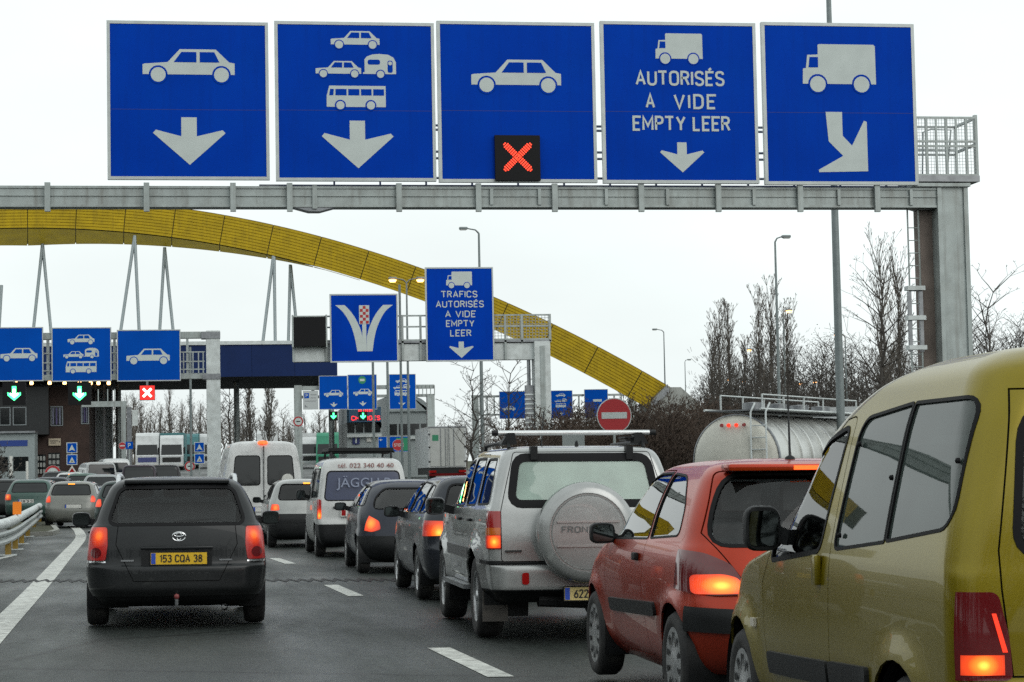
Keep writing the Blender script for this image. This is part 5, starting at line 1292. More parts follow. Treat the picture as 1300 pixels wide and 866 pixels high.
def arrow_signal(px, label, lit, hot):
    p = at(px, 514, Y3-.3); r_ = thing('lane_signal', label, 'traffic signal', (p.x, Y3-.3, p.z))
    k = 1/25.
    MB().box(-14*k, 14*k, 0, .35, 0, 28*k).build('housing', BOXBLK, r_)
    MB().tube([(0, .2, 28*k), (0, .2, 31*k)], .06, 6).build('hanger', STEEL, r_)
    T = lambda pts, s_=1., oy_=0: [(x*k*s_, (14+y*s_+oy_)*k) for x, y in pts]
    A = [(-2.5, 9), (2.5, 9), (2.5, -1), (8, 1.5), (8, -2), (0, -9), (-8, -2), (-8, 1.5), (-2.5, -1)]
    MB().prism(T(A, 1.0), -.02, .01).build('lit_arrow', LEDG, r_); MB().prism(T(A, .62), -.03, -.021).build('arrow_core', mat('green-white led', (.7, .9, .8), .4, emit=(.75, 1, .85), es=4), r_)
    return r_
arrow_signal(18, 'green down arrow signal at the left edge, under the cut-off car sign', 1, 1)
arrow_signal(101, 'green down arrow signal under the car, caravan and bus sign', 1, 1)
p = at(187, 508, Y3-.3); r_ = thing('lane_signal', 'square red signal with white-hot cross below the left car sign', 'traffic signal', (p.x, Y3-.3, p.z)); k = 1/25.
MB().box(-9.5*k, 9.5*k, 0, .3, 0, 18.5*k).build('housing', BOXBLK, r_); MB().box(-9*k, 9*k, -.015, 0, .5*k, 18*k).build('red_field', mat('red led field', (.5, .01, .01), .4, emit=(1, .03, .02), es=.9), r_)
MB().tube([(0, .2, 18.5*k), (0, .2, 24*k)], .06, 6).build('hanger', STEEL, r_)
for sgn in (-1, 1): MB().prism([(-6*k, (9.2-sgn*4)*k), (-4*k, (9.2-sgn*6)*k), (6*k, (9.2+sgn*4)*k), (4*k, (9.2+sgn*6)*k)], -.03-.004*sgn, -.016).build('cross_bar', LEDW, r_)
# ================================================================== yellow arch
YA = 160.0
def zy(px, py, Y): return at(px, py, Y)
low = lambda x: 289+3.75e-4*(x-40)**2
def arch_pt(x, t, dy=0):
    """t 0 lower front edge .. 1 upper edge, measured square to the arch"""
    sl = 7.5e-4*(x-40); nx, ny = sl, -1; q = math.hypot(nx, ny)
    return at(x+nx/q*38*t, low(x)+ny/q*38*t, YA+dy)
YEL = mat('yellow arch cladding', (.44, .30, .006), .5, var=.10, vscale=.8, dirt=((.22, .15, .01), .55, 1.2), spec=.2, streak=((.16, .11, .015), .4))
ar = thing('arch', 'yellow panelled arch spanning the toll canopy', 'arch', (at(832, 520, YA).x, YA, 0))
O = Vector((ar.location.x, ar.location.y, 0))
def rear_low(x):
    dv = max(1.5, 23-.058*max(0, x-40)) if x > 40 else 23-.02*(40-x)
    return at(x, low(x)+dv, YA+3.2)
core = MB(); xs_ = [-420+i*25 for i in range(51)]+[832]
vs = []
for x in xs_:
    a = arch_pt(x, .0)+Vector((0, .12, 0)); b = arch_pt(x, 1)+Vector((0, .12, 0)); c2 = rear_low(x)+Vector((0, 0, .1)); d2 = arch_pt(x, .9, 3.2)
    vs += [a-O, b-O, d2-O, c2-O]
n_ = len(xs_); core.add(vs, [(4*i+j, 4*i+4+j, 4*i+4+(j+1) % 4, 4*i+(j+1) % 4) for i in range(n_-1) for j in range(4)]+[(0, 1, 2, 3), tuple(4*(n_-1)+j for j in (3, 2, 1, 0))])
core.build('core', mat('arch dark frame', (.04, .035, .015), .7), ar)
x = -392.0
while x < 820:
    step = min(61.0*(1-.00018*max(0, x-200)), 832-x); x0, x1 = x+.5, x+step-.5
    if step < 8: break
    mb = MB(); rows_ = []
    for r_i in range(10):
        for tt, dep in ((.0, 0), (.72, 0), (.76, .05), (.96, .05)): rows_.append(((r_i+tt)/10, dep))
    rows_.append((1, 0))
    vs = []
    for t, dep in rows_:
        for i in range(5):
            xx = x0+(x1-x0)*i/4; vs.append(arch_pt(xx, t)+Vector((0, dep, 0))-O)
    mb.add(vs, [(5*j+i, 5*j+i+1, 5*j+6+i, 5*j+5+i) for j in range(len(rows_)-1) for i in range(4)])
    mb.build('cladding_panel', YEL, ar, fix=False)
    if x < 430:                                                # soffit panels
        vs = []
        for j in range(7):
            for i in range(5):
                xx = x0+(x1-x0)*i/4; a = arch_pt(xx, 0)+Vector((0, .16, -.06)); b = rear_low(xx); p = a.lerp(b, j/6); vs.append(p-O+Vector((0, 0, -.03 if j % 2 else 0)))
        MB().add(vs, [(5*j+i, 5*j+i+1, 5*j+6+i, 5*j+5+i) for j in range(6) for i in range(4)]).build('soffit_panel', YEL, ar, fix=False)
    x += step
HANG = mat('hanger steel', (.30, .34, .35), .4, .5)
for (ax_, ay_), (bx_, by_), yo in (((54, 309), (42, 422), 3), ((54, 309), (65, 424), 3), ((2, 362), (-2, 430), 3), ((171, 299), (152, 428), 0), ((171, 299), (177, 428), 0), ((209, 314), (202, 432), 3), ((209, 314), (221, 432), 3),
        ((347, 325), (333, 440), 0), ((348, 326), (349.5, 440), 0), ((368.5, 336), (366, 440), 2.5), ((369, 337), (379, 440), 2.5), ((-110, 297), (-128, 425), 0), ((-110, 297), (-98, 425), 0)):
    MB().tube([at(ax_, ay_, YA+yo)-O, at(bx_, by_, YA+yo)-O], .12, 8).build('hanger_rod', HANG, ar, 60)
# concrete abutment
CONC = mat('pale concrete', (.34, .35, .33), .85, var=.15, vscale=.7, dirt=((.2, .2, .19), .5, 1.5), bump=.2, bscale=10, streak=((.12, .12, .11), .6))
ab = thing('abutment', 'sloping pale concrete footing at the lower end of the yellow arch', 'abutment', (at(860, 540, YA).x, YA, 0)); O2 = Vector((ab.location.x, YA, 0))
pts = [at(*p, YA)-O2 for p in ((846, 492), (862, 492), (912, 536), (912, 580), (826, 580), (824, 517))]
MB().prism([(p.x, p.z) for p in pts], -.6, 4).build('footing', CONC, ab)
pts = [at(*p, YA)-O2 for p in ((833, 500), (845, 489), (847, 498), (826, 518), (823, 512))]
MB().prism([(p.x, p.z) for p in pts], -.8, 3.5).build('bearing', STEEL, ab)

# ================================================================== toll canopy
YC = 150.0
cn = thing('toll_canopy', 'navy blue fascia of the flat toll canopy under the arch', 'canopy', (at(428, 450, YC).x, YC, 0)); OX = cn.location.x
zt_, zm_, zb_ = at(320, 433, YC).z, at(320, 437.5, YC).z, at(320, 478, YC).z
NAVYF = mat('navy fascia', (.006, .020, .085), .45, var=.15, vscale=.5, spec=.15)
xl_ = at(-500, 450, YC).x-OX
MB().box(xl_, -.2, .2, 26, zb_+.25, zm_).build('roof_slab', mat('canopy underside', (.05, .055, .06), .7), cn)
MB().box(xl_, 0, -.1, 26.1, zm_, zt_).build('roof_edge', GALVP, cn)
i = 0; xx = 0.
while xx > xl_+1:                                              # fascia made of butted panels
    MB().box(xx-2.98, xx, -.0, .19, zb_, zm_-.002).build('fascia_panel', NAVYF, cn); xx -= 3.0
for i in range(9): MB().box(-.19, -.0, .2+i*2.9, .2+i*2.9+2.88, zb_, zm_-.002).build('fascia_panel', NAVYF, cn)
for px in (63, 82, 101, 115, 125, 138, 20, 40):
    p = at(px, 486.5, YC+3); MB().lathe([(-.12, .001), (-.12, .10), (0, .14), (.25, .06)], 10, 'z', c=(p.x-OX, 3, p.z)).build('canopy_lamp', mat('warm lamp', (.8, .6, .4), .4, emit=(1, .55, .22), es=5), cn)
for px in (-60, 150, 300, 420):
    p = at(px, 480, YC+14); MB().tube([(p.x-OX, 14, 0), (p.x-OX, 14, zb_+.3)], .22, 10).build('column', GALV, cn, 60)

# ================================================================== brick customs building at the left
BRICK = mat('dark brown brick', (.05, .030, .024), .9, var=.25, vscale=1.2, dirt=((.03, .02, .018), .6, 3), bump=.2, bscale=14)
YBd = 153.0
bd = thing('customs_building', 'dark brown brick customs office behind the green arrows at left', 'building', (at(60, 600, YBd).x, YBd, 0)); OX = bd.location.x
X = lambda px, Y=YBd: at(px, 540, Y).x-OX
Z = lambda py, Y=YBd, px=60: at(px, py, Y).z
MB().box(X(-160), X(113), 0, 14, -.2, Z(491)).build('wall', BRICK, bd)
MB().box(X(-160), X(113)+.1, -.12, 14.1, Z(491), Z(488.5)).build('roof', mat('roof bitumen', (.03, .03, .032), .8), bd)
MB().box(X(-160), X(63), -1.2, -.02, Z(552), Z(492)).build('upper_front', mat('shaded dark front', (.008, .010, .011), .5, var=.2), bd)  # left part's shade and dark glazing put in as near-black colour
FRM = mat('window frame grey', (.22, .25, .26), .5)
CURT = mat('pale curtain', (.20, .21, .28), .8)
for px0, px1, py0, py1, yy_, cur in ((2, 14, 518, 539, -1.2, 0), (19, 34, 518, 539, -1.2, 0), (65.5, 79, 517, 540, 0, 1), (104, 112, 517, 538, 0, 1)):
    wn = MB().box(X(px0), X(px1), yy_-.03, yy_+.02, Z(py1), Z(py0)).build('window', DARKPANE, bd)
    f_ = MB(); a0, a1, b0, b1 = X(px0), X(px1), Z(py1), Z(py0)
    f_.box(a0-.06, a0, yy_-.06, yy_-.001, b0-.06, b1+.06); f_.box(a1, a1+.06, yy_-.06, yy_-.001, b0-.06, b1+.06); f_.box(a0, a1, yy_-.06, yy_-.001, b1, b1+.06); f_.box(a0, a1, yy_-.06, yy_-.001, b0-.06, b0)
    f_.build('frame', FRM, wn)
    if cur:
        for k_ in range(3):
            w_ = (a1-a0)/7; MB().box(a0+w_*(.6+2.2*k_), a0+w_*(1.6+2.2*k_), yy_-.045, yy_-.031, b0+.05, b1-.05).build('curtain', CURT if k_ != 1 else mat('violet curtain', (.12, .10, .22), .8), wn)
for px0, px1, py0, py1 in ((46, 58, 577, 602), (61, 76, 575, 598)):
    wn = MB().box(X(px0), X(px1), -.04, .02, Z(py1), Z(py0)).build('doorway', DARKPANE, bd)
    for r_i in range(3):
        for c_i in range(3):
            a0 = X(px0)+(X(px1)-X(px0))*(c_i+.12)/3; a1 = X(px0)+(X(px1)-X(px0))*(c_i+.80)/3; b0 = Z(py1)+(Z(py0)-Z(py1))*(r_i+.1)/3; b1 = Z(py1)+(Z(py0)-Z(py1))*(r_i+.75)/3
            MB().box(a0, a1, -.05, -.041, b0, b1).build('notice', mat('paper notice', (.32, .33, .31), .8), wn)
sb = thing('notice_board', 'cream direction board on the brick wall', 'sign', (at(69.5, 566, YBd-.15).x, YBd-.15, Z(566)))
MB().box(-.42, .42, 0, .06, 0, .5).build('board', mat('cream paint', (.45, .38, .28), .6), sb); MB().box(-.32, .2, -.006, 0, .3, .36).build('text_line', INK, sb); MB().box(-.3, .1, -.006, 0, .16, .21).build('text_line', INK, sb)
MB().prism([(.30, .2), (.38, .27), (.30, .34)], -.006, 0).build('arrow', INK, sb)
Yk = 147.0
kb = thing('booth', 'grey customs booth with blue stripe at the left edge', 'booth', (at(10, 600, Yk).x, Yk, 0)); OX = kb.location.x
X = lambda px: at(px, 570, Yk).x-OX
Z = lambda py: at(20, py, Yk).z
MB().box(X(-50), X(44), 0, 3.2, -.1, Z(550)).build('wall', mat('booth grey', (.26, .30, .30), .6, var=.1), kb)
MB().box(X(-50), X(45), -.25, 3.4, Z(550), Z(547.5)).build('roof', STEEL, kb)
MB().box(X(-30), X(35), -.03, 0, Z(566.5), Z(559)).build('blue_stripe', mat('stripe blue', (.01, .04, .22), .5), kb)
for px0, px1 in ((-20, 10), (17, 36)):
    MB().box(X(px0), X(px1), -.03, 0, Z(598), Z(580)).build('window', DARKPANE, kb)
MB().box(X(12), X(16), -.04, 0, Z(604), Z(579)).build('poster', PLATEW, kb)
# white barrier pole upright in front of it
br_ = thing('barrier_arm', 'raised white barrier arm beside the grey booth', 'barrier', (at(35, 605, 100).x, 100, 0))
MB().box(-.25, .25, -.2, .2, 0, 1.0).build('cabinet', GALV, br_); MB().tube([(0, -.25, .9), (.0, -.25, 2.45)], .06, 8).build('arm', PLATEW, br_, 60)

# ================================================================== small road signs
def post_of(root, h, r=.035, y=.04): MB().tube([(0, y, 0), (0, y, h)], r, 8).build('post', GALV, root, 60)
def base(px, d):
    x, y = prj(px, d); return (x, y, gz(x)+hz(y))
def disc_sign(name, label, px, py, dia_px, d, kind):
    b = base(px, d); k = d/2700; p = CP+ray(px, py)*d; r = dia_px*k/2; zc_ = p.z-b[2]
    s = thing(name, label, 'sign', b); post_of(s, zc_+r*.8)
    red = mat('sign red', (.40, .015, .02), .5)
    MB().lathe([(0, .001), (0, r), (.03, r), (.03, .001)], 36, 'y', c=(0, 0, zc_)).build('rim', SWHITE, s)
    if kind == 'noentry':
        MB().lathe([(-.006, .001), (-.006, r*.95), (-.001, r*.95)], 36, 'y', c=(0, 0, zc_)).build('disc', red, s); MB().box(-r*.73, r*.73, -.012, -.006, zc_-r*.17, zc_+r*.19).build('bar', SWHITE, s)
    elif kind == 'ring':
        MB().lathe([(-.006, r*.72), (-.006, r*.98), (-.001, r*.98)], 32, 'y', c=(0, 0, zc_)).build('ring', red, s); MB().box(-r*.4, r*.4, -.006, -.001, zc_-r*.1, zc_+r*.1).build('bar', INK, s)
    elif kind == 'stop':
        MB().lathe([(-.006, .001), (-.006, r*.96), (-.001, r*.96)], 32, 'y', c=(0, 0, zc_)).build('disc', red, s); t = link('lettering', text_mesh('STOP', r*.55, .004, r*1.45, bold=.02), s, SWHITE); t.location = (0, -.008, zc_-r*.27)
    return s
ne = disc_sign('no_entry_sign', 'large round red no-entry sign with white bar above the silver car roof', 781.5, 527.5, 45, 56, 'noentry')
b = base(729, 57); p = CP+ray(729, 557)*57; sbk = thing('small_sign', 'grey back of a small sign left of the no-entry sign', 'sign', b); post_of(sbk, p.z-b[2]-.1)
MB().box(-.30, .30, -.02, .02, p.z-b[2]-.22, p.z-b[2]+.16).build('plate', mat('grey plate', (.30, .33, .32), .6), sbk)
disc_sign('round_sign', 'round red-rimmed sign half hidden behind cars by the brick doors', 67, 601, 20, 100, 'ring')
disc_sign('round_sign', 'round red-rimmed sign low behind the dark estate roof', 241, 592, 13, 118, 'ring')
disc_sign('round_sign', 'round red-rimmed sign just right of the tall white van', 379.5, 535, 13, 125, 'ring')
disc_sign('stop_sign', 'small round red STOP sign in front of the toll booths', 506, 565, 14.5, 132, 'stop')
disc_sign('no_entry_sign', 'tiny red no-entry sign beside the blue parking sign', 155.5, 566, 9, 128, 'noentry')
def blue_pair(label, px, py, d, w_px, tri):
    b = base(px, d); k = d/2700; p = CP+ray(px, py)*d; zc_ = p.z-b[2]; w_ = w_px*k
    s = thing('direction_sign', label, 'sign', b); post_of(s, zc_+w_)
    for j, zz in enumerate((zc_+.03, zc_-w_-.03)):
        f_ = MB().box(-w_/2, w_/2, 0, .03, zz, zz+w_).build('plate', SWHITE, s); MB().box(-w_*.43, w_*.43, -.006, 0, zz+w_*.07, zz+w_*.93).build('blue_field', SBLUE2, f_)
        MB().prism([(-w_*.3, zz+w_*.18), (0, zz+w_*.80), (w_*.3, zz+w_*.18), (0, zz+w_*.32)] if j == 0 else [(-w_*.28, zz+w_*.2), (0, zz+w_*.75), (w_*.28, zz+w_*.2)], -.012, -.006).build('arrow', SWHITE, f_)
        if j: MB().prism([(-w_*.12, zz+w_*.28), (0, zz+w_*.5), (w_*.12, zz+w_*.28)], -.016, -.0121).build('mark', mat('olive mark', (.25, .22, .1), .6), f_)
    if tri:
        f_ = MB().prism([(-w_*.5, zc_-w_*1.9), (0, zc_-w_*1.12), (w_*.5, zc_-w_*1.9)], .0, .03).build('triangle_plate', PLATEW, s)
        MB().prism([(-w_*.28, zc_-w_*1.78), (0, zc_-w_*1.32), (w_*.28, zc_-w_*1.78)], -.006, 0).build('triangle_field', REDLENS, f_)
blue_pair('pair of blue arrow signs with a triangle below, before the brick building', 91.5, 576, 104, 13.5, True)
blue_pair('pair of blue arrow signs at the foot of the square gantry column', 253.5, 575, 104, 13, False)
b = base(164.5, 128); s = thing('parking_sign', 'small blue parking sign beside the white trucks', 'sign', b); k = 128/2700; zc_ = (CP+ray(164.5, 565.5)*128).z-b[2]
post_of(s, zc_); MB().box(-4.6*k, 4.6*k, 0, .03, zc_-4.6*k, zc_+4.6*k).build('plate', SBLUE2, s); t = link('lettering', text_mesh('P', 6*k, .005, 3.6*k, bold=.02), s, SWHITE); t.location = (0, -.003, zc_-3*k)

# ================================================================== centre: booth gantry, booths, signs
Y4 = 150.0
G4 = 'blue signs over the toll booths'
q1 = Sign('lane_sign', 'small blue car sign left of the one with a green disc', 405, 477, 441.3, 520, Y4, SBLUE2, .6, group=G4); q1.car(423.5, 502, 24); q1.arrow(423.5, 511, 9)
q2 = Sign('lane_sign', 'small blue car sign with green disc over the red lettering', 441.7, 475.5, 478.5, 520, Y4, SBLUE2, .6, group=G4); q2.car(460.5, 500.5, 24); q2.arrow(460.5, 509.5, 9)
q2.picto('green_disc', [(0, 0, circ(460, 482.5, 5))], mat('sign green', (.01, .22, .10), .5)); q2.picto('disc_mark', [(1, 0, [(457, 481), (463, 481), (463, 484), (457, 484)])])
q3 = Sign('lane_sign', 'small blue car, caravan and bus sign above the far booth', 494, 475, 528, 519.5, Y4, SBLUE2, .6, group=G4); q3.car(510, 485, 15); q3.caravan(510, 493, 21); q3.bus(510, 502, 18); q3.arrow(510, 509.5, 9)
g4 = thing('sign_gantry', 'slim grey gantry over the toll booths with square post', 'gantry', (at(380, 590, Y4).x, Y4+.6, 0)); OX = g4.location.x
X = lambda px: at(px, 540, Y4).x-OX
Z = lambda py: at(460, py, Y4).z
MB().box(X(374.5), X(384), -.3, .3, 0, Z(488)).build('post', GALV, g4); MB().box(X(543.5), X(553), -.3, .3, 0, Z(503)).build('post', GALV, g4)
MB().box(X(374.5), X(553), -.2, .2, Z(494), Z(489)).build('beam', GALV, g4); MB().box(X(374.5), X(553), -.2, .2, Z(504.5), Z(501)).build('beam', GALV, g4)
for px in range(528, 556, 5): MB().box(X(px)-.03, X(px)+.03, -.3, -.24, Z(503), Z(490)).build('rail_post', GALV, g4)
pk = thing('parking_board', 'white parking board hanging beside the small blue car sign', 'sign', (at(394.5, 520, Y4).x, Y4, at(394.5, 520, Y4).z)); k = Y4/2720
MB().box(-9.7*k, 9.7*k, 0, .08, 0, 24*k).build('board', mat('board white', (.45, .48, .48), .6), pk); MB().box(-8*k, -2*k, -.01, 0, 14.5*k, 21*k).build('blue_square', SBLUE2, pk)
t = link('lettering', text_mesh('P', 4.4*k, .005, 2.6*k, bold=.02), pk, SWHITE); t.location = (-5*k, -.012, 15.5*k)
for j, (a, b_) in enumerate(((0, 8), (0, 7), (-7, 7))): MB().box(a*k, b_*k, -.008, 0, (18.5-j*4)*k, (19.3-j*4)*k).build('text_line', STEEL, pk)
MB().prism([(-7.5*k, 3*k), (-4*k, 3*k), (-7.5*k, 6.5*k)], -.008, 0).build('arrow', STEEL, pk)
def small_arrow(px, label):
    p = at(px, 534, Y4-1); r_ = thing('lane_signal', label, 'traffic signal', (p.x, Y4-1, p.z)); k = Y4/2720
    MB().box(-5.5*k, 5.5*k, 0, .3, 0, 11.5*k).build('housing', BOXBLK, r_)
    A = [(-1.1, 4), (1.1, 4), (1.1, -.2), (3.4, 1), (3.4, -.8), (0, -4), (-3.4, -.8), (-3.4, 1), (-1.1, -.2)]
    MB().prism([(x*k, (5.8+y)*k) for x, y in A], -.02, -.001).build('lit_arrow', LEDG, r_)
    MB().tube([(0, .15, 11.5*k), (0, .15, 14.5*k)], .04, 6).build('hanger', STEEL, r_)
small_arrow(423.5, 'small green arrow signal below the left small car sign'); small_arrow(461, 'small green arrow signal in front of the red CHANGES lettering')
# booths
BOOTH = mat('booth panel grey', (.32, .36, .36), .55, var=.1, vscale=.6)
def toll_booth(label, px0, px1, py_top, d, winy, curve_r=True, blue=True):
    b = base((px0+px1)/2, d); r_ = thing('toll_booth', label, 'booth', b); k = d/2715; w_ = (px1-px0)*k/2; zt = (CP+ray((px0+px1)/2, py_top)*d).z-b[2]
    zw0, zw1 = [(CP+ray((px0+px1)/2, q)*d).z-b[2] for q in winy]
    MB().box(-w_, w_, 0, 8, 0, zt-1.2).build('wall', BOOTH, r_)
    pr = [(-w_, zt-1.2), (-w_, zt)]+[(w_-1.6+1.6*math.sin(a*math.pi/12), zt-1.6+1.6*math.cos(a*math.pi/12)) for a in range(7)]+[(w_, zt-1.2)]
    MB().prism(pr, -.3, 8.2).build('roof', mat('booth roof teal', (.06, .14, .20), .4) if blue else BOOTH, r_, 30)
    n_ = 4
    for i in range(n_):
        a = -w_+2*w_*(i+.08)/n_; c3 = -w_+2*w_*(i+.9)/n_
        MB().box(a, c3, -.06, -.005, zw1, zw0).build('window', DARKPANE, r_)
    MB().box(-w_, w_, -.3, -.02, zw1-.35, zw1-.12).build('sill_band', GALVP, r_)
    return r_, k, zt, w_
tb, k, zt, w_ = toll_booth('grey toll booth with red CHANGES lettering and info sign', 441, 485, 516, 158, (537, 549))
bz = tb.location.z
zz = lambda py: (CP+ray(462, py)*158).z-bz
LEDTX = mat('red letter led', (.5, .02, .02), .4, emit=(1, .04, .05), es=1.6)
MB().box(-20*k, 21*k, -.62, -.32, zz(536), zz(517)).build('fascia', mat('fascia blue', (.03, .09, .16), .5), tb)
t = link('lettering', text_mesh('CHANGES', 6*k, .01, 37*k, bold=.04), tb, LEDTX); t.location = (1.5*k, -.64, zz(534))
for q_ in (-7, -4.5, -1.5, 1.5, 4, 7, 10): MB().box((q_-.9)*k, (q_+.9)*k, -.64, -.621, zz(523), zz(519.5)).build('lit_segment', LEDTX, tb)
f_ = MB().box(-15*k, -6*k, -.10, -.03, zz(564), zz(552.5)).build('info_sign', mat('info blue', (.02, .03, .14), .5), tb); t = link('lettering', text_mesh('i', 7*k, .01, 2.4*k, bold=.03), f_, SWHITE); t.location = (-10.5*k, -.11, zz(562))
MB().box(3*k, 9*k, -.10, -.03, zz(561), zz(551.5)).build('poster', PLATEW, tb)
toll_booth('rounded grey toll booth right of the red lettering', 492, 549, 503, 168, (538, 552), blue=False)
d5 = Sign('direction_board', 'low blue and green direction board by the booths', 480, 554, 521, 574, 138, SBLUE2, .5)
d5.picto('green_field', [(0, 0, [(503, 556), (519.5, 556), (519.5, 572.5), (511, 572.5), (511, 563), (503, 563)])], mat('sign green', (.01, .22, .10), .5)); d5.arrow(483.5, 557, 4); d5.picto('divider', [(0, 0, [(491, 555), (492, 555), (492, 573), (491, 573)])])
for dx in (-.9, .9): MB().tube([(dx, .15, -(d5.root.location.z-hz(138))), (dx, .15, .5)], .05, 6).build('post', GALV, d5.root)
# far signs right of the second gantry
Y5 = 175.0
G5 = 'far blue signs right of the second gantry'
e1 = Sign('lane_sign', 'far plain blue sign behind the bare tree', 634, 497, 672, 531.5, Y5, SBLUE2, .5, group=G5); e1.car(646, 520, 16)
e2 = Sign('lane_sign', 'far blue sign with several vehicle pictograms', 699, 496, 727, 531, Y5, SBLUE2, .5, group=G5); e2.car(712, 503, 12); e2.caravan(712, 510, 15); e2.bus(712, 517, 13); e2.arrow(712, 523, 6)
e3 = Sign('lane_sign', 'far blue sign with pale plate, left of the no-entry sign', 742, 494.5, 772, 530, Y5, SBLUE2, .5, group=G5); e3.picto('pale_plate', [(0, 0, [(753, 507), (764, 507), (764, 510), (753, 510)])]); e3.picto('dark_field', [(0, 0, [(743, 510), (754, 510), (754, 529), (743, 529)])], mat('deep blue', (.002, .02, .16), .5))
g5 = thing('sign_gantry', 'distant lattice gantry beside the arch foot', 'gantry', (at(800, 590, Y5).x, Y5+.5, 0)); OX = g5.location.x
X = lambda px: at(px, 540, Y5).x-OX
Z = lambda py: at(720, py, Y5).z
for py0, py1 in ((503, 500.5), (526, 524)): MB().box(X(600), X(826), -.2, .2, Z(py0), Z(py1)).build('chord', GALV, g5)
for i in range(26): MB().box(X(602+i*9)-.04, X(602+i*9)+.04, -.15, .15, Z(524), Z(503)).build('brace', GALV, g5)
for px in (605, 805): MB().box(X(px)-.25, X(px)+.25, -.25, .25, 0, Z(500)).build('post', GALV, g5)

# ================================================================== lamp posts and poles
POLE = mat('lamp post grey', (.20, .23, .23), .5, .3, var=.1)
LAMPLIT = mat('sodium lamp', (.8, .5, .3), .4, emit=(1, .45, .14), es=6)
def lamp_post(label, px, d, py_top, r0=.09, arm=0., lit=False, head=True, double=False, hl=.45):
    b = base(px, d); r_ = thing('lamp_post', label, 'lamp post', b); zt = (CP+ray(px, py_top)*d).z-b[2]
    MB().tube([(0, 0, 0), (0, 0, zt*.5), (0, 0, zt)], [r0, r0*.8, r0*.5], 8).build('pole', POLE, r_, 60)
    if head:
        for sg in ((-1, 1) if double else (1,)):
            a = arm*sg
            MB().tube([(0, 0, zt), (a*.3, 0, zt+.18), (a, 0, zt+.26)], [r0*.5, .04, .035], 6).build('arm', POLE, r_, 60)
            s_ = 1 if a >= 0 else -1
            hd = link('lamp_head', rbox(min(a, a+s_*hl), max(a, a+s_*hl), -.13, .13, zt+.20, zt+.34, .05), r_, POLE, 40)
            if lit: MB().lathe([(0, .001), (.0, .16), (.12, .22), (.16, .001)], 12, 'z', c=(a+s_*hl*.5, 0, zt+.06)).build('lit_lens', LAMPLIT, hd, 60)
            else: MB().box(min(a+s_*.08, a+s_*hl*.9), max(a+s_*.08, a+s_*hl*.9), -.10, .10, zt+.17, zt+.199).build('lens', PLATEW, hd)
    return r_
lamp_post('thick lamp post rising behind the rightmost large sign', 1069.5, 62, -70, .14, .9)
lamp_post('tall lamp post with drooping head left of the thick post', 992, 105, 305, .10, .35)
lamp_post('tall lamp post behind the tall TRAFICS sign', 613.5, 112, 294, .11, -.6)
lamp_post('slender lamp post above the lower end of the yellow arch', 847, 190, 421, .09, -.6)
lamp_post('thin far lamp post right of the arch footing', 873, 250, 459, .09, .3)
lamp_post('double-armed lamp post with lit lamps left of the TRAFICS sign', 520, 118, 358, .09, .55, True, double=True)
lamp_post('lit lamp post beside the tall lamp post at right', 1000, 150, 397, .09, .2, True)
lamp_post('lit lamp post against the poplars', 962, 210, 446, .08, -.3, True)
lamp_post('lit lamp post just right of the thick post', 1078, 140, 428, .08, -.3, True)
for px, pt, lab in ((475.5, 380, 'thin grey pole crossing the green-disc sign'), (494, 380, 'thin grey pole at the left edge of the far booth sign'), (511, 360, 'thin grey pole in the middle of the far booth sign'), (243, 440, 'thin pole rising between the red cross signal and the square column')):
    b = base(px, 116); r_ = thing('slim_pole', lab, 'pole', b); zt = (CP+ray(px, pt)*116).z-b[2]; MB().tube([(0, 0, 0), (0, 0, zt)], .075, 6).build('shaft', POLE, r_, 60); MB().box(-.15, .15, -.15, .15, 0, .06).build('foot', STEEL, r_)
for i, (px, py) in enumerate(((925, 484), (944, 486), (1016, 489), (1035, 487))):
    lamp_post(['tiny lit lamp under the left poplars', 'second tiny lit lamp under the left poplars', 'tiny lit lamp among the dark trees, left one', 'tiny lit lamp among the dark trees, right one'][i], px, 235, py, .06, .05, True)
# grey portal over the left lanes, behind the red cross
gl = thing('portal_frame', 'low grey portal frame left of the red cross signal', 'gantry', (at(160, 600, 132).x, 132, hz(132))); OX = gl.location.x; q0 = hz(132)
X = lambda px: at(px, 540, 132).x-OX
Z = lambda py: at(150, py, 132).z-q0
MB().box(X(104), X(161), -.25, .25, Z(516.5), Z(509.5)).build('beam', GALV, gl); MB().box(X(154), X(160), -.25, .25, 0, Z(516.5)).build('post', GALV, gl); MB().box(X(161), X(167), -.1, .3, 0, Z(517)).build('post', STEEL, gl)
for px in (125, 137, 146): MB().box(X(px)-.03, X(px)+.03, -.03, .03, Z(509.5), Z(494)).build('rail_post', GALV, gl)
MB().box(X(168), X(175), -.2, .2, Z(541), Z(521)).build('cabinet', GALVP, gl)
tg_ = thing('tower', 'pale square tower behind the brick building', 'tower', (at(123, 600, 165).x, 165, hz(165)))
MB().box(-1.15, 1.15, 0, 3, 0, at(123, 482, 165).z).build('shaft', mat('tower grey', (.34, .38, .38), .6), tg_)
for i in range(3): MB().box(-.9+i*.7, -.72+i*.7, -.03, 0, .5, at(123, 490, 165).z).build('recess', STEEL, tg_)
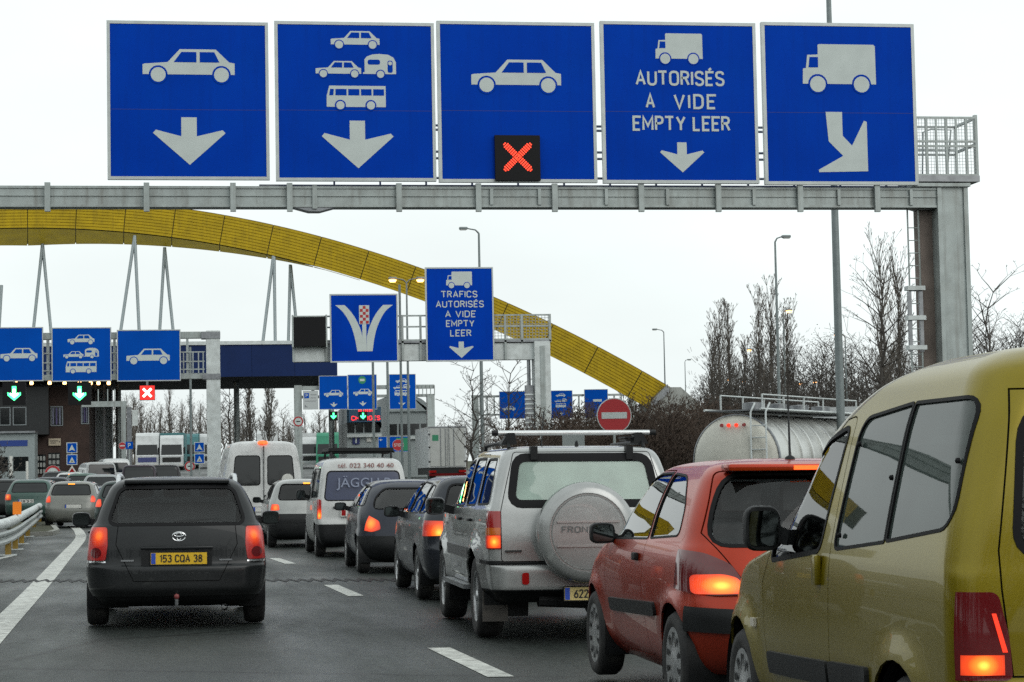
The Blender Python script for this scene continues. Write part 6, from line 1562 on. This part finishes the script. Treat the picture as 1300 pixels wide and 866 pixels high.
# ================================================================== lorries
import numpy as np
LW = paint('lorry white', (.55, .57, .57), .4, 0, .3, .3)
def lorry_front(label, px, d, colr, trailer, grille=INK, head=180., h=3.7):
    b = base(px, d); r_ = thing('lorry', label, 'lorry', b, R(head+180))
    pr = [(0, .45), (0, 1.5), (.12, 1.6), (.42, 2.75), (.55, 2.9), (.75, h-.35), (1.1, h-.1), (1.9, h), (2.2, h), (2.2, .45)]
    MB().prism(pr, -1.2, 1.2, 'x').build('cab', colr, r_, 30)
    q = MB(); q.add([(-1.08, .10, 1.62), (1.08, .10, 1.62), (1.02, .385, 2.68), (-1.02, .385, 2.68)], [(0, 1, 2, 3)]); q.build('windscreen', DARKPANE, r_)
    MB().box(-.95, .95, -.03, .02, .85, 1.35).build('grille', grille, r_); MB().box(-1.22, 1.22, -.08, .3, .40, .72).build('bumper', colr, r_)
    for sg in (-1, 1):
        MB().box(min(sg*.78, sg*1.15), max(sg*.78, sg*1.15), -.10, .0, .50, .68).build('headlight', PLATEW, r_); MB().box(min(sg*1.22, sg*1.42), max(sg*1.22, sg*1.42), .25, .35, 1.7, 2.4).build('wing_mirror', BLACK, r_)
        for yy_ in (.8, 4.0): MB().lathe([(-.15, .001), (-.15, .45), (.15, .45), (.15, .001)], 20, 'x', c=(sg*1.02, yy_+.4, .5)).build('wheel', TYRE, r_, 40)
    MB().box(-1.27, 1.27, 2.5, 11.5, .95, 3.95).build('trailer', trailer, r_); MB().box(-.5, .5, 1.5, 11.0, .6, .94).build('chassis', BLACK, r_)
    return r_
TEAL = mat('teal tarpaulin', (.05, .17, .18), .6, var=.1); GREENT = mat('green tarpaulin', (.03, .22, .13), .6, var=.1)
lorry_front('white lorry facing us with tall roof fairing, left one of the two', 187, 222, LW, LW, mat('blue grille', (.05, .06, .18), .5), 178, 3.95)
lorry_front('white lorry facing us with black grille, right one of the two', 218, 222, LW, TEAL, INK, 178, 3.7)
lorry_front('teal lorry beside the two white ones, behind the thin pole', 238, 236, TEAL, TEAL, INK, 178, 3.9)
lorry_front('white lorry hidden behind the square gantry column', 256, 240, LW, LW, INK, 178, 3.9)
lorry_front('white lorry right of the tall white van', 395, 235, LW, LW, INK, 178, 3.5)
lorry_front('green lorry with rounded tarpaulin beyond the booth post', 416, 225, GREENT, GREENT, INK, 172, 3.9)
lorry_front('white lorry far behind the tall white van', 340, 250, LW, LW, INK, 178, 4.3)
# box lorry seen from behind
d_ = 143; b = base(568.5, d_); r_ = thing('box_lorry', 'white box lorry seen from behind with green sticker on its doors', 'lorry', b)
zt = (CP+ray(568, 541.5)*d_).z-b[2]; hw = 24*d_/2715; zf = zt-52*d_/2715
MB().box(-hw, hw, .06, 8, zf, zt).build('box', LW, r_)
for sg in (-1, 1):
    dr = MB().box(min(sg*.02, sg*(hw-.1)), max(sg*.02, sg*(hw-.1)), 0, .055, zf+.08, zt-.1).build('rear_door', mat('lorry door grey', (.42, .43, .41), .5, var=.08, dirt=((.25, .25, .23), .5, 1.5)), r_)
    for o_ in (.12, .45): MB().tube([(sg*o_, -.03, zf+.1), (sg*o_, -.03, zt-.12)], .022, 6).build('lock_bar', STEEL, dr)
    for zz in (zf+.4, (zf+zt)/2, zt-.5): MB().box(min(sg*(hw-.12), sg*(hw+.02)), max(sg*(hw-.12), sg*(hw+.02)), -.03, .0, zz-.04, zz+.04).build('hinge', BLACK, dr)
    MB().box(min(sg*(hw-.5), sg*hw), max(sg*(hw-.5), sg*hw), .0, .1, zf-.35, zf-.2).build('tail_light', REDLENS, r_)
    MB().lathe([(-.2, .001), (-.2, .48), (.2, .48), (.2, .001)], 20, 'x', c=(sg*.9, 1.6, .48)).build('wheel', TYRE, r_, 40)
MB().box(-hw*.8, -hw*.8+.42, -.006, -.001, zt-.95, zt-.55).build('green_sticker', mat('sticker green', (.02, .20, .10), .5), r_)
MB().box(-hw-.02, hw+.02, -.02, .1, zt-.06, zt+.02).build('top_frame', STEEL, r_); MB().box(-hw+.1, hw-.1, .1, 7.5, .55, zf-.01).build('chassis', BLACK, r_)
MB().box(-hw, hw, .0, .12, .45, .62).build('bumper', REDDARK, r_)
# tank lorry
dT = 57; b = base(930, dT)
tk = thing('tank_lorry', 'pale grey tank lorry with ladder and red lights at its rear, behind the red hatchback', 'lorry', b, -R(36))
rT = 1.22; zc_ = (CP+ray(930, 526.5)*dT).z-b[2]-rT
TANK = mat('tank aluminium', (.60, .61, .58), .3, .6, var=.06, vscale=1.0, dirt=((.28, .27, .25), .5, 1.5))
CAPM = mat('tank end paint', (.60, .59, .52), .5, var=.06, dirt=((.36, .33, .28), .4, 1.2))
MB().lathe([(0, .001), (.02, .4), (.08, .8), (.18, 1.08), (.32, rT), (.34, rT)], 48, 'y', c=(0, 0, zc_)).build('end_cap', CAPM, tk, 60)
MB().lathe([(.341, rT), (9.6, rT), (9.75, 1.0), (9.85, .001)], 48, 'y', c=(0, 0, zc_)).build('tank', TANK, tk, 60)
for yy_ in (.36, 1.3, 2.2, 3.1, 4.0, 5.0, 6.0, 7.0, 8.0, 9.0): MB().lathe([(-.06, rT), (-.05, rT+.03), (.05, rT+.03), (.06, rT)], 48, 'y', c=(0, yy_, zc_)).build('tank_hoop', TANK if yy_ > .5 else STEEL, tk, 40)
zt = zc_+rT
for x in (-.30, -.10, .12, .34): MB().lathe([(0, .001), (.0, .045), (.05, .055), (.06, .001)][::-1], 12, 'y', c=(x, .02, zt-.28)).build('marker_lamp', LITRED if abs(x) < .2 else REDLENS, tk)
lad = MB()
for x in (.55, .98): MB().tube([(x, .02, .7), (x, .02, zt+.05), (x, .35, zt+.30)], .025, 6).build('ladder_rail', GALVP, tk, 60)
for i in range(7): MB().tube([(.55, .02, .85+i*.32), (.98, .02, .85+i*.32)], .018, 6).build('ladder_rung', GALVP, tk, 60)
MB().box(-.75, .75, .2, 9.4, zt+.10, zt+.14).build('catwalk', STEEL, tk)
for sg in (-1, 1):
    MB().tube([(sg*.8, .1, zt+.14), (sg*.8, 9.5, zt+.14)], .035, 6).build('catwalk_rail', GALVP, tk, 60)
    MB().tube([(sg*.6, .8, zt+.55), (sg*.6, 9.0, zt+.55)], .025, 6).build('catwalk_rail', GALVP, tk, 60)
for yy_ in (.8, 2.5, 4.2, 5.9, 7.6, 9.0):
    for sg in (-1, 1): MB().box(sg*.6-.02, sg*.6+.02, yy_-.02, yy_+.02, zt+.1, zt+.55).build('rail_post', GALVP, tk)
for yy_ in (1.7, 3.6, 5.5, 7.4): MB().lathe([(0, .28), (.22, .28), (.24, .001)], 20, 'z', c=(0, yy_, zt+.14)).build('hatch', STEEL, tk, 40)
MB().box(-.45, .45, .3, 9.8, .75, zc_-rT+.15).build('chassis', BLACK, tk); MB().box(-1.2, 1.2, .0, .15, .55, .85).build('bumper', STEEL, tk)
for sg in (-1, 1):
    for yy_ in (1.6, 2.9, 4.2): MB().lathe([(-.17, .001), (-.17, .5), (.17, .5), (.17, .001)], 24, 'x', c=(sg*1.02, yy_, .5)).build('wheel', TYRE, tk, 40)
    MB().box(min(sg*.8, sg*1.15), max(sg*.8, sg*1.15), -.03, .02, .6, .78).build('tail_light', REDLENS, tk)
MB().prism([(10.2, .6), (10.2, 3.5), (11.9, 3.5), (12.3, 1.6), (12.35, .6)], -1.2, 1.2, 'x').build('cab', LW, tk, 30)

# ================================================================== bare winter trees
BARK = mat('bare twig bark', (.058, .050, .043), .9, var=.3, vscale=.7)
BARKG = mat('hazed grey bark', (.115, .10, .085), .9, var=.3, vscale=.7)  # grey bark paled to put distance haze into its colour
BROWN = mat('brown winter hedge', (.060, .040, .028), .9, var=.4, vscale=.5)
def sticks(name, segs, m, parent=None, n=3):
    """segs: rows of p0(3) p1(3) r0 r1 -> thin tapered sticks, one mesh"""
    a = np.array(segs, dtype=np.float64); p0, p1, r0, r1 = a[:, :3], a[:, 3:6], a[:, 6:7], a[:, 7:8]
    t = p1-p0; t /= np.maximum(np.linalg.norm(t, axis=1, keepdims=True), 1e-9)
    ref = np.where(np.abs(t[:, 2:3]) < .9, np.array([[0, 0, 1.]]), np.array([[1., 0, 0]]))
    u = np.cross(t, ref); u /= np.maximum(np.linalg.norm(u, axis=1, keepdims=True), 1e-9); v = np.cross(t, u)
    N = len(a); V_ = np.empty((N, 2*n, 3))
    for j in range(n):
        an = 2*math.pi*j/n; o = u*math.cos(an)+v*math.sin(an); V_[:, j] = p0+o*r0; V_[:, n+j] = p1+o*r1
    f = np.array([(j, (j+1) % n, n+(j+1) % n, n+j) for j in range(n)]); Fc = (np.arange(N)[:, None, None]*2*n+f[None]).reshape(-1)
    me = bpy.data.meshes.new(name); me.vertices.add(N*2*n); me.vertices.foreach_set('co', V_.reshape(-1))
    me.loops.add(len(Fc)); me.loops.foreach_set('vertex_index', Fc.astype(np.int32)); nf = N*n
    me.polygons.add(nf); me.polygons.foreach_set('loop_start', np.arange(nf, dtype=np.int32)*4); me.polygons.foreach_set('loop_total', np.full(nf, 4, dtype=np.int32)); me.update(calc_edges=True)
    return link(name, me, parent, m)
def grow_tree(rng, h, kind):
    """returns (limb segments, twig segments) of a bare tree of height h at the origin"""
    limbs = []; twigs = []; G = rng.gauss; U = rng.uniform; cos, sin, sqrt = math.cos, math.sin, math.sqrt
    SP = {'poplar': .36, 'broad': .80, 'bush': .75}[kind]; NK = {'poplar': (3, 3), 'broad': (2, 3), 'bush': (3, 2)}[kind]
    def branch(px, py, pz, dx, dy, dz, L, r, lev, up):
        n = max(2, min(6, int(L/(h*.05)))); step = L/n; store = limbs if lev < 2 else twigs
        for i in range(n):
            dx += G(0, .10); dy += G(0, .10); dz += up*.10+G(0, .04); k = 1/sqrt(dx*dx+dy*dy+dz*dz); dx *= k; dy *= k; dz *= k
            qx, qy, qz = px+dx*step, py+dy*step, pz+dz*step; rb = r*(1-(i+1)/n*.7)
            store.append((px, py, pz, qx, qy, qz, r*(1-i/n*.7), rb))
            if lev < 3 and (i or lev == 0):
                for _ in range(NK[0] if lev < 2 else NK[1]):
                    az = U(0, 6.283); sp = SP*U(.7, 1.2); c, s_ = cos(sp), sin(sp)
                    branch(qx, qy, qz, dx*c+cos(az)*s_, dy*c+sin(az)*s_, dz*c, L*U(.28, .5)*(1-.35*i/n), max(rb*.55, .006), lev+1, up)
            px, py, pz = qx, qy, qz
    if kind == 'bush':
        for _ in range(8):
            az = U(0, 6.283); sp = U(0, .6); branch(G(0, .2), G(0, .2), 0, cos(az)*sin(sp), sin(az)*sin(sp), cos(sp), h*U(.6, .95), h*.008, 1, .5)
        return limbs, twigs
    pop = kind == 'poplar'; n = 15 if pop else 12; r = h*(.012 if pop else .014); q = (0., 0., 0.)
    for i in range(n):
        q2 = (q[0]+G(0, .06 if pop else .12), q[1]+G(0, .06 if pop else .12), q[2]+h*.95/n); limbs.append((*q, *q2, r*(1-i/n*.85), r*(1-(i+1)/n*.85)))
        if i > (1 if pop else 2):
            for _ in range(7 if pop else 3):
                az = U(0, 6.283); sp = U(.14, .36) if pop else U(.7, 1.15)
                branch(*q2, cos(az)*sin(sp), sin(az)*sin(sp), cos(sp), h*(U(.12, .24)*(1-.35*i/n) if pop else U(.20, .36)*(1.15-.7*i/n)), r*(.28 if pop else .38)*(1-.5*i/n), 1, .8 if pop else .5)
        q = q2
    return limbs, twigs
def tree(name, label, px, d, py_top, kind, seed, group=None, m=None, thick=1.0):
    rng = random.Random(seed); b = base(px, d); tmin = .012*d/150; h = (CP+ray(px, py_top)*d).z-b[2]
    r_ = thing(name, label, 'tree', b, 0, group); L, T = grow_tree(rng, h, kind)
    f = lambda S: [(*s[:6], max(s[6]*thick, tmin), max(s[7]*thick, tmin)) for s in S]
    sticks('trunk', f(L), m or BARK, r_, 4); sticks('crown', f(T), m or BARK, r_, 3)
    return r_
GP = 'tall bare poplars at right'
for i, (px, d, pt, lab) in enumerate(((913, 178, 408, 'slim bare poplar, leftmost of the right-hand row'), (931, 186, 402, 'slim bare poplar second in the right-hand row'), (906, 190, 432, 'shorter bare poplar at the left end of the right-hand row'),
        (968, 176, 392, 'bare poplar just left of the tall lamp post'), (984, 182, 380, 'bare poplar behind the tall lamp post'), (1004, 186, 402, 'bare poplar just right of the tall lamp post'),
        (1121, 150, 328, 'tallest bare poplar left of the gantry column'), (1147, 156, 350, 'bare poplar behind the ladder of the gantry column'), (950, 190, 446, 'low bare poplar in the gap of the row'))):
    tree('poplar_tree', lab, px, d, pt, 'poplar', 100+i, GP, BARKG)
tree('bare_tree', 'dark spreading bare tree in front of the tallest poplar', 1130, 118, 345, 'broad', 31)
tree('bare_tree', 'bare tree at the right edge beyond the gantry column', 1270, 112, 358, 'broad', 33)
tree('bare_tree', 'bare tree just right of the gantry column above the van roof', 1240, 120, 385, 'broad', 39)
tree('bare_tree', 'bare spreading tree left of the second gantry column', 609, 112, 462, 'broad', 35)
tree('bare_tree', 'thin bare tree in front of the far plain blue sign', 638, 118, 452, 'broad', 36)
tree('bare_tree', 'bare tree right of the square gantry column', 292, 205, 478, 'broad', 40)
tree('poplar_tree', 'small distant poplar left of the booth gantry post', 344, 235, 482, 'poplar', 41, None, BARKG)
tree('poplar_tree', 'distant poplar between the square column and the booth gantry', 318, 240, 492, 'poplar', 42, None, BARKG)
# woods and hedges that read as one mass
NSEG = []
def mass(name, label, spots, kinds, seed, m, nproto=4, thick=1.0, cat='wood', keep=2):
    rng = random.Random(seed); protos = []
    for i in range(nproto):
        L, T = grow_tree(random.Random(seed*10+i), 10., kinds[i % len(kinds)]); a = np.array(L+T[::keep]); a[len(L):, 6:8] *= 1+.25*(keep-1); protos.append(a)
    out_ = []
    for px, d, pt in spots:
        b = base(px, d); h = max(1., (CP+ray(px, pt)*d).z-b[2]); a = protos[rng.randrange(nproto)].copy(); s = h/10.
        an = rng.uniform(0, 6.283); c_, s_ = math.cos(an), math.sin(an)
        for o in (0, 3):
            x, y = a[:, o].copy(), a[:, o+1].copy(); a[:, o] = (x*c_-y*s_)*s+b[0]; a[:, o+1] = (x*s_+y*c_)*s+b[1]; a[:, o+2] = a[:, o+2]*s+b[2]
        a[:, 6:8] = np.maximum(a[:, 6:8]*s*thick, .012); out_.append(a)
    NSEG.append(sum(map(len, out_)))
    o = sticks(name, np.concatenate(out_), m); tag(o, label, cat, kind='stuff'); return o
rg = random.Random(5)
def prof(pts):
    def f(x):
        for (a, b_), (c_, d_) in zip(pts, pts[1:]):
            if a <= x <= c_: return b_+(d_-b_)*(x-a)/(c_-a)
        return pts[-1][1] if x > pts[-1][0] else pts[0][1]
    return f
top = prof([(890, 500), (920, 470), (1000, 432), (1060, 425), (1110, 445), (1180, 420), (1230, 430), (1320, 395)])
spots = [(x+rg.uniform(-6, 6), rg.uniform(135, 215), top(x)+rg.uniform(0, 40)) for x in range(890, 1330, 5)]
mass('woodland', 'dark bare woodland behind the tank lorry and olive van', spots, ['broad', 'poplar', 'bush', 'broad'], 51, BARK, 5)
spots = [(x+rg.uniform(-5, 5), rg.uniform(95, 150), rg.uniform(480, 520)) for x in range(905, 1330, 9)]
mass('undergrowth', 'dark scrub at the foot of the right-hand woodland', spots, ['bush'], 57, BARK, 4, 1.4)
top2 = prof([(640, 548), (690, 535), (740, 524), (830, 520), (870, 516), (900, 524), (960, 530)])
spots = [(x+rg.uniform(-4, 4), rg.uniform(74, 120), top2(x)+rg.uniform(-3, 16)) for x in range(655, 960, 4)]
mass('hedge', 'brown leafless hedge below the arch foot behind the no-entry sign', spots, ['bush'], 58, BROWN, 5, 1.2, 'hedge')
top3 = prof([(100, 505), (150, 500), (200, 505), (240, 508), (290, 512), (340, 520), (400, 525), (450, 530)])
spots = [(x+rg.uniform(-5, 5), rg.uniform(255, 330), top3(x)+rg.uniform(-8, 24)) for x in range(95, 470, 5)]
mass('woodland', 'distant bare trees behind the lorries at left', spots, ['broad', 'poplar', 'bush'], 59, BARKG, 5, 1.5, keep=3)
spots = [(x+rg.uniform(-5, 5), rg.uniform(200, 300), rg.uniform(530, 560)) for x in range(540, 700, 6)]
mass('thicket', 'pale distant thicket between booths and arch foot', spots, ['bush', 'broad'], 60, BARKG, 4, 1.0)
spots = [(x+rg.uniform(-3, 3), rg.uniform(60, 84), rg.uniform(575, 606)) for x in range(-120, -8, 6)]
mass('shrubbery', 'dark leafless shrubs behind the guardrail at the left edge', spots, ['bush'], 61, BARK, 4, 1.6, 'shrubs')
# earth banks, then unseen trees added out of view to darken car reflections
for pts_, y0, y1 in (([(34, -.6), (46, 2.2), (70, 3.0), (70, -2)], -90, 420), ([(-60, -.4), (-70, 2.4), (-95, 3.2), (-95, -2)], -90, 460)):
    tag(MB().prism(pts_, y0, y1, 'y').build('bank', SOIL), kind='structure')
def belt(name, label, pts, hmin, hmax, kinds, seed, m, thick=3.5):
    rng = random.Random(seed); protos = []
    for i in range(3): L, T = grow_tree(random.Random(seed*10+i), 10., kinds[i % len(kinds)]); protos.append(np.array(L+T[::3]))
    out_ = []
    for x, y in pts:
        a = protos[rng.randrange(3)].copy(); s = rng.uniform(hmin, hmax)/10.; an = rng.uniform(0, 6.283); c_, s_ = math.cos(an), math.sin(an)
        for o in (0, 3):
            X_, Y_ = a[:, o].copy(), a[:, o+1].copy(); a[:, o] = (X_*c_-Y_*s_)*s+x; a[:, o+1] = (X_*s_+Y_*c_)*s+y; a[:, o+2] = a[:, o+2]*s-.2
        a[:, 6:8] = np.maximum(a[:, 6:8]*s*thick, .04); out_.append(a)
    tag(sticks(name, np.concatenate(out_), m), label, 'wood', kind='stuff')
rb_ = random.Random(8)
belt('woodland', 'wooded bank along the left of the road beside the viewpoint', [(rb_.uniform(-34, -24), y) for y in range(-40, 60, 2)], 9, 14, ['bush', 'broad', 'bush'], 71, BARK)
belt('woodland', 'wooded bank across the road far behind the viewpoint', [(x, rb_.uniform(-70, -58)) for x in range(-40, 44, 2)], 10, 16, ['bush', 'broad', 'bush'], 72, BARK)
for sg in (-1, 1):
    q = MB(); q.add([(sg*1.206, 11.0, 2.0), (sg*1.206, 12.0, 2.0), (sg*1.206, 11.75, 3.1), (sg*1.206, 11.0, 3.1)], [(0, 1, 2, 3)]); q.build('side_window', DARKPANE, tk)
    MB().lathe([(-.17, .001), (-.17, .5), (.17, .5), (.17, .001)], 24, 'x', c=(sg*1.02, 11.2, .5)).build('wheel', TYRE, tk, 40)
q = MB(); q.add([(-1.1, 12.215, 2.0), (1.1, 12.215, 2.0), (1.05, 11.985, 3.2), (-1.05, 11.985, 3.2)], [(0, 1, 2, 3)]); q.build('windscreen', DARKPANE, tk)
